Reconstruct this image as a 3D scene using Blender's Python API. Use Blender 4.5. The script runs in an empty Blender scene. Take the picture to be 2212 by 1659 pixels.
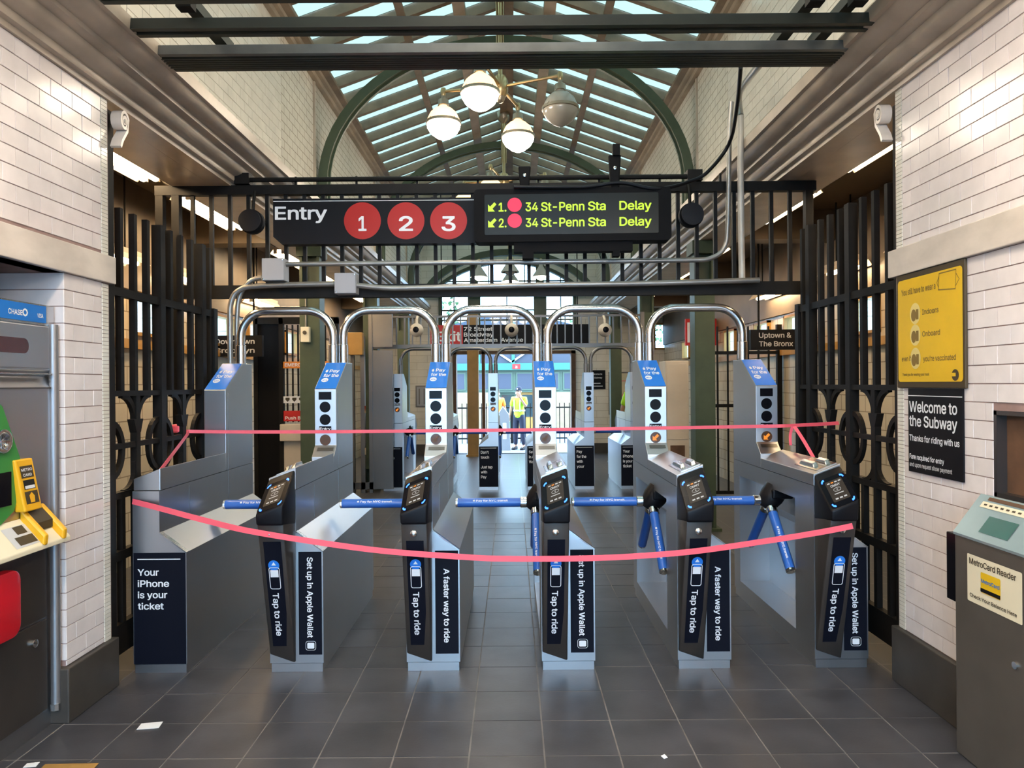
import bpy, bmesh, math, random
from mathutils import Vector, Matrix
random.seed(7)
PI = math.pi
sc = bpy.context.scene
COL = sc.collection

# ------------------------------------------------------------------ camera
cam_d = bpy.data.cameras.new('camera')
cam_d.sensor_width = 36.0
cam_d.lens = 36.0 * 1550.0 / 2212.0
cam_d.clip_start = 0.05
cam_d.clip_end = 300
cam = bpy.data.objects.new('camera', cam_d)
COL.objects.link(cam)
cam.location = (0, 0, 1.55)
cam.rotation_euler = (PI / 2, math.radians(0.45), 0)
sc.camera = cam

# ------------------------------------------------------------------ world
world = bpy.data.worlds.new('sky')
sc.world = world
world.use_nodes = True
wn = world.node_tree
bg = wn.nodes['Background']
bg.inputs['Color'].default_value = (0.50, 0.74, 1.0, 1)
bg.inputs['Strength'].default_value = 12.0

# view
vs = sc.view_settings
vs.view_transform = 'Standard'
vs.look = 'None'
vs.exposure = 0.22
vs.gamma = 1.0
vs.use_curve_mapping = False
sc.cycles.max_bounces = 6
sc.cycles.diffuse_bounces = 3
sc.cycles.glossy_bounces = 4
sc.cycles.use_adaptive_sampling = True
sc.cycles.adaptive_threshold = 0.03
sc.cycles.transparent_max_bounces = 16
sc.cycles.sample_clamp_indirect = 6.0
sc.cycles.caustics_reflective = False
sc.cycles.caustics_refractive = False
LAMP_E = 30.0      # radiance of the lamp bowls
TUBE_E = 50.0      # radiance of the fluorescent tubes

def portal(loc, rot, sx, sy):
    l = bpy.data.lights.new('daylight_portal', 'AREA')
    l.shape = 'RECTANGLE'; l.size = sx; l.size_y = sy
    l.cycles.is_portal = True
    o = bpy.data.objects.new('daylight_portal', l)
    COL.objects.link(o); o.location = loc; o.rotation_euler = rot

# ------------------------------------------------------------------ dimensions (metres)
XL, XR = -2.08, 1.99          # faces of the near tiled walls
XC = (XL + XR) / 2
CL, CR = -2.0, 1.91           # clerestory wall faces
PIER_END = 3.72               # where the near walls end
FAR = 16.0                    # far wall
BACK = -3.4
EAVE_Z, RIDGE_Z = 4.72, 5.42
CORN_Z0, CORN_Z1 = 3.03, 3.30
OUTL, OUTR = -3.3, 3.4        # outer walls of the aisles
AISLE_Z = 3.30
TILE = 0.157; ROW = 0.0785    # wall tiles
FT = 0.314                    # floor tile
D0 = 3.881                    # front faces of the turnstiles

# ------------------------------------------------------------------ materials
MATS = {}
def mat(name, col, rough=0.5, metal=0.0, emit=None, estr=0.0, var=0.0, vscale=6.0, bump=0.0, bscale=40.0,
        rnd=0.0, spec=0.5, coat=0.0, stretch=None, rvar=0.0, alpha=None):
    if name in MATS: return MATS[name]
    m = bpy.data.materials.new(name); m.use_nodes = True
    nt = m.node_tree; b = nt.nodes['Principled BSDF']
    b.inputs['Base Color'].default_value = (*col, 1)
    b.inputs['Roughness'].default_value = rough
    b.inputs['Metallic'].default_value = metal
    b.inputs['Specular IOR Level'].default_value = spec
    b.inputs['Coat Weight'].default_value = coat
    if coat: b.inputs['Coat Roughness'].default_value = 0.06
    if emit:
        b.inputs['Emission Color'].default_value = (*emit, 1)
        b.inputs['Emission Strength'].default_value = estr
    tc = None
    if var or bump or rvar:
        tc = nt.nodes.new('ShaderNodeTexCoord')
        oi0 = nt.nodes.new('ShaderNodeObjectInfo'); va = nt.nodes.new('ShaderNodeVectorMath'); va.operation = 'ADD'
        nt.links.new(tc.outputs['Object'], va.inputs[0]); nt.links.new(oi0.outputs['Location'], va.inputs[1]); src = va.outputs['Vector']
        if stretch:
            mp = nt.nodes.new('ShaderNodeMapping'); mp.inputs['Scale'].default_value = stretch
            nt.links.new(src, mp.inputs['Vector']); src = mp.outputs['Vector']
    colout = None
    if var:
        nz = nt.nodes.new('ShaderNodeTexNoise'); nz.inputs['Scale'].default_value = vscale
        nz.inputs['Detail'].default_value = 5.0
        nt.links.new(src, nz.inputs['Vector'])
        rp = nt.nodes.new('ShaderNodeMapRange')
        rp.inputs['From Min'].default_value = 0.3; rp.inputs['From Max'].default_value = 0.7
        rp.inputs['To Min'].default_value = 1 - var; rp.inputs['To Max'].default_value = 1 + var
        nt.links.new(nz.outputs['Fac'], rp.inputs['Value'])
        mx = nt.nodes.new('ShaderNodeMix'); mx.data_type = 'RGBA'; mx.blend_type = 'MULTIPLY'
        mx.inputs['Factor'].default_value = 1.0
        mx.inputs['A'].default_value = (*col, 1)
        nt.links.new(rp.outputs['Result'], mx.inputs['B'])
        colout = mx.outputs['Result']
    if rnd:
        oi = nt.nodes.new('ShaderNodeObjectInfo')
        rp = nt.nodes.new('ShaderNodeMapRange')
        rp.inputs['To Min'].default_value = 1 - rnd; rp.inputs['To Max'].default_value = 1 + rnd * 0.6
        nt.links.new(oi.outputs['Random'], rp.inputs['Value'])
        mx = nt.nodes.new('ShaderNodeMix'); mx.data_type = 'RGBA'; mx.blend_type = 'MULTIPLY'
        mx.inputs['Factor'].default_value = 1.0
        if colout: nt.links.new(colout, mx.inputs['A'])
        else: mx.inputs['A'].default_value = (*col, 1)
        nt.links.new(rp.outputs['Result'], mx.inputs['B'])
        colout = mx.outputs['Result']
    if colout: nt.links.new(colout, b.inputs['Base Color'])
    if rvar:
        nz = nt.nodes.new('ShaderNodeTexNoise'); nz.inputs['Scale'].default_value = vscale * 1.7
        nz.inputs['Detail'].default_value = 4.0
        nt.links.new(src, nz.inputs['Vector'])
        rp = nt.nodes.new('ShaderNodeMapRange')
        rp.inputs['From Min'].default_value = 0.3; rp.inputs['From Max'].default_value = 0.7
        rp.inputs['To Min'].default_value = max(0.02, rough - rvar); rp.inputs['To Max'].default_value = rough + rvar
        nt.links.new(nz.outputs['Fac'], rp.inputs['Value'])
        nt.links.new(rp.outputs['Result'], b.inputs['Roughness'])
    if bump:
        nz = nt.nodes.new('ShaderNodeTexNoise'); nz.inputs['Scale'].default_value = bscale
        nz.inputs['Detail'].default_value = 3.0
        nt.links.new(src, nz.inputs['Vector'])
        bp = nt.nodes.new('ShaderNodeBump'); bp.inputs['Strength'].default_value = bump
        bp.inputs['Distance'].default_value = 0.01
        nt.links.new(nz.outputs['Fac'], bp.inputs['Height'])
        nt.links.new(bp.outputs['Normal'], b.inputs['Normal'])
    MATS[name] = m
    return m

def brick_mat(name, c1, c2, grout, w, h, plane, rough=0.2, offset=0.5, mortar=0.004, shift=(0, 0), spec=0.5, bump=0.25):
    """procedural tile courses for surfaces too far away (or out of view) for tile geometry.  plane: 'YZ','XZ','XY'"""
    m = bpy.data.materials.new(name); m.use_nodes = True
    nt = m.node_tree; b = nt.nodes['Principled BSDF']
    b.inputs['Roughness'].default_value = rough; b.inputs['Specular IOR Level'].default_value = spec
    g = nt.nodes.new('ShaderNodeNewGeometry'); sp = nt.nodes.new('ShaderNodeSeparateXYZ'); cb = nt.nodes.new('ShaderNodeCombineXYZ')
    nt.links.new(g.outputs['Position'], sp.inputs[0])
    a = {'Y': 'Y', 'X': 'X', 'Z': 'Z'}
    for i, ch in enumerate(plane):
        ad = nt.nodes.new('ShaderNodeMath'); ad.operation = 'ADD'; ad.inputs[1].default_value = -shift[i] + 100 * (w if i == 0 else h)
        nt.links.new(sp.outputs[ch], ad.inputs[0]); nt.links.new(ad.outputs[0], cb.inputs[i])
    br = nt.nodes.new('ShaderNodeTexBrick')
    br.offset = offset; br.offset_frequency = 2; br.squash = 1.0
    br.inputs['Scale'].default_value = 1.0
    br.inputs['Brick Width'].default_value = w; br.inputs['Row Height'].default_value = h
    br.inputs['Mortar Size'].default_value = mortar; br.inputs['Mortar Smooth'].default_value = 0.1
    br.inputs['Color1'].default_value = (*c1, 1); br.inputs['Color2'].default_value = (*c2, 1); br.inputs['Mortar'].default_value = (*grout, 1)
    nt.links.new(cb.outputs[0], br.inputs['Vector'])
    nz = nt.nodes.new('ShaderNodeTexNoise'); nz.inputs['Scale'].default_value = 1.3; nz.inputs['Detail'].default_value = 6
    nt.links.new(g.outputs['Position'], nz.inputs['Vector'])
    rp = nt.nodes.new('ShaderNodeMapRange'); rp.inputs['From Min'].default_value = 0.3; rp.inputs['From Max'].default_value = 0.7
    rp.inputs['To Min'].default_value = 0.82; rp.inputs['To Max'].default_value = 1.1
    nt.links.new(nz.outputs['Fac'], rp.inputs['Value'])
    mx = nt.nodes.new('ShaderNodeMix'); mx.data_type = 'RGBA'; mx.blend_type = 'MULTIPLY'; mx.inputs['Factor'].default_value = 1
    nt.links.new(br.outputs['Color'], mx.inputs['A']); nt.links.new(rp.outputs['Result'], mx.inputs['B'])
    nt.links.new(mx.outputs['Result'], b.inputs['Base Color'])
    bp = nt.nodes.new('ShaderNodeBump'); bp.invert = True; bp.inputs['Strength'].default_value = bump; bp.inputs['Distance'].default_value = 0.004
    nt.links.new(br.outputs['Fac'], bp.inputs['Height']); nt.links.new(bp.outputs['Normal'], b.inputs['Normal'])
    MATS[name] = m
    return m

def glass_mat(name, tint, refl=0.12, rough=0.03):
    m = bpy.data.materials.new(name); m.use_nodes = True
    nt = m.node_tree; nt.nodes.remove(nt.nodes['Principled BSDF'])
    out = nt.nodes['Material Output']
    t = nt.nodes.new('ShaderNodeBsdfTransparent'); t.inputs[0].default_value = (*tint, 1)
    g = nt.nodes.new('ShaderNodeBsdfGlossy'); g.inputs['Roughness'].default_value = rough
    mx = nt.nodes.new('ShaderNodeMixShader'); mx.inputs[0].default_value = refl
    nt.links.new(t.outputs[0], mx.inputs[1]); nt.links.new(g.outputs[0], mx.inputs[2]); nt.links.new(mx.outputs[0], out.inputs[0])
    MATS[name] = m
    return m

mat('tile_white', (0.82, 0.745, 0.72), 0.17, var=0.06, vscale=9, rnd=0.05, bump=0.02, bscale=14)
mat('tile_trim', (0.80, 0.76, 0.66), 0.15, var=0.05, vscale=9)
mat('grout', (0.30, 0.20, 0.18), 0.9, var=0.2)
mat('marble', (0.68, 0.60, 0.52), 0.22, var=0.18, vscale=3.5, stretch=(1, 1, 2))
mat('plinth', (0.052, 0.045, 0.038), 0.5, var=0.25, vscale=5)
mat('cornice', (0.46, 0.385, 0.30), 0.34, var=0.18, vscale=4, bump=0.08, bscale=30)
mat('roof_wood', (0.19, 0.135, 0.085), 0.6, var=0.25, vscale=5)
mat('roof_beam', (0.33, 0.26, 0.19), 0.5, var=0.2, vscale=4)
mat('plaster', (0.60, 0.52, 0.42), 0.6, var=0.12, vscale=2)
mat('aisle_ceiling', (0.15, 0.112, 0.072), 0.5, var=0.2, vscale=2)
mat('floor_tile', (0.050, 0.050, 0.057), 0.36, spec=0.36, var=0.28, vscale=4, rnd=0.12, bump=0.03, bscale=60)
mat('floor_grout', (0.15, 0.14, 0.135), 0.8, var=0.3)
mat('steel', (0.54, 0.535, 0.545), 0.34, 1.0, var=0.025, vscale=1.5)
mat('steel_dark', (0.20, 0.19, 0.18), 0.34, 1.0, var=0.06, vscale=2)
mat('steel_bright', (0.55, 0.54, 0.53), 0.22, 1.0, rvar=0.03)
mat('steel_dull', (0.33, 0.33, 0.34), 0.45, 0.8)
mat('chrome', (0.75, 0.74, 0.72), 0.10, 1.0)
mat('iron', (0.007, 0.0062, 0.0055), 0.55, var=0.3, vscale=10, spec=0.2)
mat('beam_green', (0.020, 0.024, 0.018), 0.45, var=0.3)
mat('beam_grey', (0.16, 0.17, 0.17), 0.35, 0.6, var=0.2)
mat('green_paint', (0.050, 0.070, 0.035), 0.45, var=0.15)
mat('black', (0.005, 0.005, 0.007), 0.42, spec=0.2)
mat('black_gloss', (0.004, 0.004, 0.006), 0.22, spec=0.12)
mat('black_matte', (0.005, 0.005, 0.006), 0.7, spec=0.12)
mat('wedge', (0.060, 0.052, 0.047), 0.32, 0.4, var=0.1)
mat('pedestal', (0.075, 0.067, 0.058), 0.45, var=0.12)
mat('slot_red', (0.05, 0.010, 0.008), 0.2)
mat('tile_clere', (0.78, 0.72, 0.62), 0.16, var=0.06, vscale=6, rnd=0.03)
mat('grout_pale', (0.40, 0.34, 0.27), 0.9)
mat('sticker_black', (0.005, 0.006, 0.012), 0.5, spec=0.10)
mat('sticker_blue', (0.020, 0.19, 0.70), 0.28)
mat('arm_blue', (0.035, 0.15, 0.55), 0.28)
mat('white_print', (0.85, 0.85, 0.87), 0.5)
mat('white_line', (0.8, 0.8, 0.82), 0.5)
mat('grey_print', (0.55, 0.55, 0.56), 0.5)
mat('red_disc', (0.42, 0.016, 0.012), 0.4, spec=0.3)
mat('red_sign', (0.52, 0.02, 0.02), 0.4)
mat('sign_black', (0.007, 0.007, 0.009), 0.45, spec=0.14)
mat('tape_red', (0.95, 0.13, 0.18), 0.45)
mat('conduit', (0.30, 0.29, 0.27), 0.35, 0.7, var=0.15)
mat('conduit_white', (0.50, 0.46, 0.40), 0.45, 0.2, var=0.15)
mat('box_grey', (0.36, 0.37, 0.40), 0.45)
mat('brass', (0.52, 0.38, 0.20), 0.28, 0.9, var=0.12)
mat('lamp_metal', (0.34, 0.29, 0.22), 0.35, 0.8)
mat('yellow', (0.80, 0.50, 0.015), 0.40, var=0.05)
mat('yellow_unit', (0.85, 0.44, 0.015), 0.35)
mat('mvm_green', (0.035, 0.22, 0.045), 0.35)
mat('mvm_blue', (0.01, 0.16, 0.55), 0.3)
mat('mvm_red', (0.55, 0.01, 0.02), 0.25)
mat('paper', (0.84, 0.83, 0.82), 0.6)
mat('cream', (0.80, 0.72, 0.52), 0.5)
mat('led_glass', (0.014, 0.016, 0.014), 0.3, spec=0.2)
mat('brown_col', (0.36, 0.195, 0.045), 0.4, var=0.1)
mat('bronze', (0.11, 0.055, 0.028), 0.6, var=0.3, vscale=8)
mat('teal_metal', (0.30, 0.40, 0.43), 0.35, 0.5, var=0.08)
mat('teal_screen', (0.02, 0.10, 0.09), 0.2)
mat('stucco', (0.26, 0.185, 0.115), 0.8, var=0.1)
mat('dark_ink', (0.05, 0.035, 0.015), 0.6)
mat('brown_ink', (0.22, 0.14, 0.03), 0.6)
mat('pale_ink', (0.78, 0.62, 0.22), 0.6)
mat('skin', (0.42, 0.22, 0.14), 0.5)
mat('lime', (0.45, 0.85, 0.02), 0.6)
mat('silver_strip', (0.55, 0.6, 0.55), 0.4)
mat('navy', (0.012, 0.014, 0.035), 0.7)
mat('mask_white', (0.75, 0.75, 0.75), 0.7)
mat('orange', (0.85, 0.25, 0.02), 0.6)
mat('teal_trim', (0.045, 0.15, 0.125), 0.6, spec=0.2)
mat('shop_green', (0.06, 0.10, 0.07), 0.5)
mat('gable_glass', (0.055, 0.062, 0.085), 0.5, 0.0, spec=0.2)
mat('dark_glass', (0.03, 0.045, 0.05), 0.08)
mat('pavement', (0.17, 0.19, 0.23), 0.6, var=0.1)
mat('leaf', (0.06, 0.13, 0.03), 0.6, var=0.4, vscale=4)
mat('bark', (0.08, 0.06, 0.04), 0.8, var=0.3)
# things that give off light
mat('lamp_glow', (1, 0.85, 0.65), 0.3, emit=(1.0, 0.85, 0.68), estr=LAMP_E)
mat('lamp_glow_top', (1, 0.8, 0.6), 0.3, emit=(1.0, 0.58, 0.26), estr=1.6)
mat('tube_glow_fill', (1, 0.9, 0.75), 0.3, emit=(1.0, 0.84, 0.68), estr=TUBE_E * 1.15)
mat('tube_glow_warm', (1, 0.9, 0.75), 0.3, emit=(1.0, 0.74, 0.44), estr=TUBE_E * 0.9)
mat('lamp_off', (0.36, 0.33, 0.28), 0.15)
mat('led_yellow', (0, 0, 0), 0.4, emit=(0.62, 1.0, 0.02), estr=1.0)
mat('led_red', (0, 0, 0), 0.4, emit=(1.0, 0.01, 0.06), estr=1.3)
mat('led_blue', (0, 0, 0), 0.4, emit=(0.03, 0.16, 1.0), estr=4.0)
mat('led_amber', (0.05, 0.02, 0), 0.4, emit=(1.0, 0.28, 0.02), estr=0.9)
mat('amber_lens', (0.09, 0.035, 0.012), 0.3)
mat('screen_on', (0.010, 0.009, 0.008), 0.4, emit=(0.22, 0.16, 0.12), estr=0.12, spec=0.2)
mat('screen_white', (0, 0, 0), 0.4, emit=(0.9, 0.9, 0.9), estr=0.6)
glass_mat('sky_glass', (0.335, 0.35, 0.30), 0.06, 0.08)
glass_mat('win_glass', (0.85, 0.93, 0.97), 0.06, 0.03)
brick_mat('wall_tiles', (0.80, 0.72, 0.68), (0.76, 0.68, 0.64), (0.32, 0.22, 0.20), TILE, ROW, 'YZ', 0.14, shift=(0, 0.013))
brick_mat('clere_tiles', (0.77, 0.71, 0.60), (0.74, 0.68, 0.57), (0.40, 0.34, 0.27), TILE, ROW, 'YZ', 0.14, shift=(0.0, 3.33))
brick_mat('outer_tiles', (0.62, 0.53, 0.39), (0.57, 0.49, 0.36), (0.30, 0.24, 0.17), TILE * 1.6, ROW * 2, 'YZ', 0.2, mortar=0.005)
brick_mat('far_tiles', (0.86, 0.80, 0.69), (0.82, 0.76, 0.64), (0.58, 0.51, 0.40), TILE * 3, ROW * 2, 'XZ', 0.25, mortar=0.004)
brick_mat('floor_far', (0.050, 0.051, 0.058), (0.047, 0.048, 0.054), (0.12, 0.115, 0.11), FT, FT, 'XY', 0.30, offset=0.0, mortar=0.005, shift=(0.123, 2.988), bump=0.1)

# ------------------------------------------------------------------ mesh helpers
class MB:
    def __init__(s): s.v = []; s.f = []; s.mi = []; s.cur = 0
    def add(s, vs, fs):
        n = len(s.v); s.v += [tuple(p) for p in vs]
        for f in fs: s.f.append(tuple(i + n for i in f)); s.mi.append(s.cur)
        return s
    def box(s, x0, x1, y0, y1, z0, z1):
        return s.add([(x0,y0,z0),(x1,y0,z0),(x1,y1,z0),(x0,y1,z0),(x0,y0,z1),(x1,y0,z1),(x1,y1,z1),(x0,y1,z1)],
                     [(0,3,2,1),(4,5,6,7),(0,1,5,4),(1,2,6,5),(2,3,7,6),(3,0,4,7)])
    def hexa(s, a, b):   # two quads (bottom loop a, top loop b)
        return s.add(list(a) + list(b), [(3,2,1,0),(4,5,6,7),(0,1,5,4),(1,2,6,5),(2,3,7,6),(3,0,4,7)])
    def prism(s, prof, axis, a, b):
        """closed 2-D profile extruded along axis from a to b. axis 'X': profile (y,z); 'Y': (x,z); 'Z': (x,y)"""
        mk = {'X': lambda p, t: (t, p[0], p[1]), 'Y': lambda p, t: (p[0], t, p[1]), 'Z': lambda p, t: (p[0], p[1], t)}[axis]
        n = len(prof)
        vs = [mk(p, a) for p in prof] + [mk(p, b) for p in prof]
        fs = [tuple(range(n))[::-1], tuple(range(n, 2 * n))] + [(i, (i + 1) % n, (i + 1) % n + n, i + n) for i in range(n)]
        return s.add(vs, fs)
    def loft(s, rings, closed=True, cap=True):
        n = len(rings[0]); vs = [p for r in rings for p in r]; fs = []
        for k in range(len(rings) - 1):
            for i in range(n if closed else n - 1):
                j = (i + 1) % n
                fs.append((k*n+i, k*n+j, (k+1)*n+j, (k+1)*n+i))
        if cap: fs.append(tuple(range(n))[::-1]); fs.append(tuple(range((len(rings)-1)*n, len(rings)*n)))
        return s.add(vs, fs)
    def tube(s, path, r, seg=8, cap=True):
        P = [Vector(p) for p in path]; rings = []; up = None
        for i, p in enumerate(P):
            t = (P[min(i+1, len(P)-1)] - P[max(i-1, 0)]).normalized()
            if up is None:
                up = Vector((0,0,1)) if abs(t.z) < 0.9 else Vector((0,1,0))
            a = t.cross(up)
            if a.length < 1e-4: a = t.cross(Vector((1,0,0)))
            a.normalize(); b = a.cross(t).normalized(); up = b
            rr = r[i] if isinstance(r, (list, tuple)) else r
            rings.append([p + a * math.cos(2*PI*k/seg) * rr + b * math.sin(2*PI*k/seg) * rr for k in range(seg)])
        return s.loft(rings, True, cap)
    def bar(s, path, w, h, side=(0,1,0)):
        """flat bar of section w (along side) x h swept along a path"""
        P = [Vector(p) for p in path]; S = Vector(side).normalized(); rings = []
        for i, p in enumerate(P):
            t = (P[min(i+1, len(P)-1)] - P[max(i-1, 0)]).normalized()
            n = t.cross(S).normalized()
            rings.append([p + S*w/2 + n*h/2, p - S*w/2 + n*h/2, p - S*w/2 - n*h/2, p + S*w/2 - n*h/2])
        return s.loft(rings, True, True)
    def lathe(s, prof, c=(0,0,0), seg=20, axis='Z'):
        rings = []
        for r, h in prof:
            ring = []
            for k in range(seg):
                a = 2*PI*k/seg
                p = (r*math.cos(a), r*math.sin(a), h)
                if axis == 'Y': p = (p[0], -p[2], p[1])
                if axis == 'X': p = (p[2], p[0], p[1])
                ring.append((c[0]+p[0], c[1]+p[1], c[2]+p[2]))
            rings.append(ring)
        return s.loft(rings, True, True)
    def mesh(s, name, mats, smooth=False, bevel=0.0, seg=2):
        me = bpy.data.meshes.new(name)
        me.from_pydata([tuple(p) for p in s.v], [], s.f)
        for m in (mats if isinstance(mats, (list, tuple)) else [mats]): me.materials.append(MATS[m])
        for p, i in zip(me.polygons, s.mi): p.material_index = i
        bm = bmesh.new(); bm.from_mesh(me)
        bmesh.ops.recalc_face_normals(bm, faces=bm.faces)
        if bevel:
            bmesh.ops.remove_doubles(bm, verts=bm.verts, dist=1e-6)
            ed = [e for e in bm.edges if len(e.link_faces) == 2 and e.calc_face_angle(0) > 0.35]
            bmesh.ops.bevel(bm, geom=ed, offset=bevel, segments=seg, profile=0.5, affect='EDGES', clamp_overlap=True)
        bm.to_mesh(me); bm.free()
        if smooth:
            me.polygons.foreach_set('use_smooth', [True] * len(me.polygons))
            me.set_sharp_from_angle(angle=math.radians(38))
        me.update()
        return me
    def build(s, name, mats, parent=None, smooth=False, bevel=0.0, seg=2):
        return link(name, s.mesh(name, mats, smooth, bevel, seg), parent)

def link(name, me, parent=None, loc=None, rot=None):
    o = bpy.data.objects.new(name, me); COL.objects.link(o)
    if parent is not None: o.parent = parent
    if loc is not None: o.location = loc
    if rot is not None: o.rotation_euler = rot
    return o
def tag(o, label, cat, group=None, kind=None):
    o['label'] = label; o['category'] = cat
    if group: o['group'] = group
    if kind: o['kind'] = kind
    return o
def thing(name, label, cat, loc=(0,0,0), rz=0.0, group=None):
    o = bpy.data.objects.new(name, None); COL.objects.link(o)
    o.location = loc; o.rotation_euler = (0, 0, rz); o.empty_display_size = 0.1
    return tag(o, label, cat, group)
def struct(name, mb, m, label, cat, **k):
    o = mb.build(name, m, **k); tag(o, label, cat); o['kind'] = 'structure'
    return o
def B(*a): return MB().box(*a)
def arc(cx, cy, r, a0, a1, n):
    return [(cx + r*math.cos(a0 + (a1-a0)*i/n), cy + r*math.sin(a0 + (a1-a0)*i/n)) for i in range(n+1)]
def rrect(x0, y0, x1, y1, r, n=4):
    return arc(x1-r, y1-r, r, 0, PI/2, n) + arc(x0+r, y1-r, r, PI/2, PI, n) + arc(x0+r, y0+r, r, PI, 1.5*PI, n) + arc(x1-r, y0+r, r, 1.5*PI, 2*PI, n)
def smoothpath(pts, n=8):
    """Catmull-Rom through points"""
    P = [Vector(p) for p in pts]; out = []
    for i in range(len(P)-1):
        p0, p1, p2, p3 = P[max(i-1,0)], P[i], P[i+1], P[min(i+2,len(P)-1)]
        for k in range(n):
            t = k/n
            out.append(0.5*((2*p1)+(p2-p0)*t+(2*p0-5*p1+4*p2-p3)*t*t+(3*p1-p0-3*p2+p3)*t**3))
    out.append(P[-1]); return out

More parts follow.
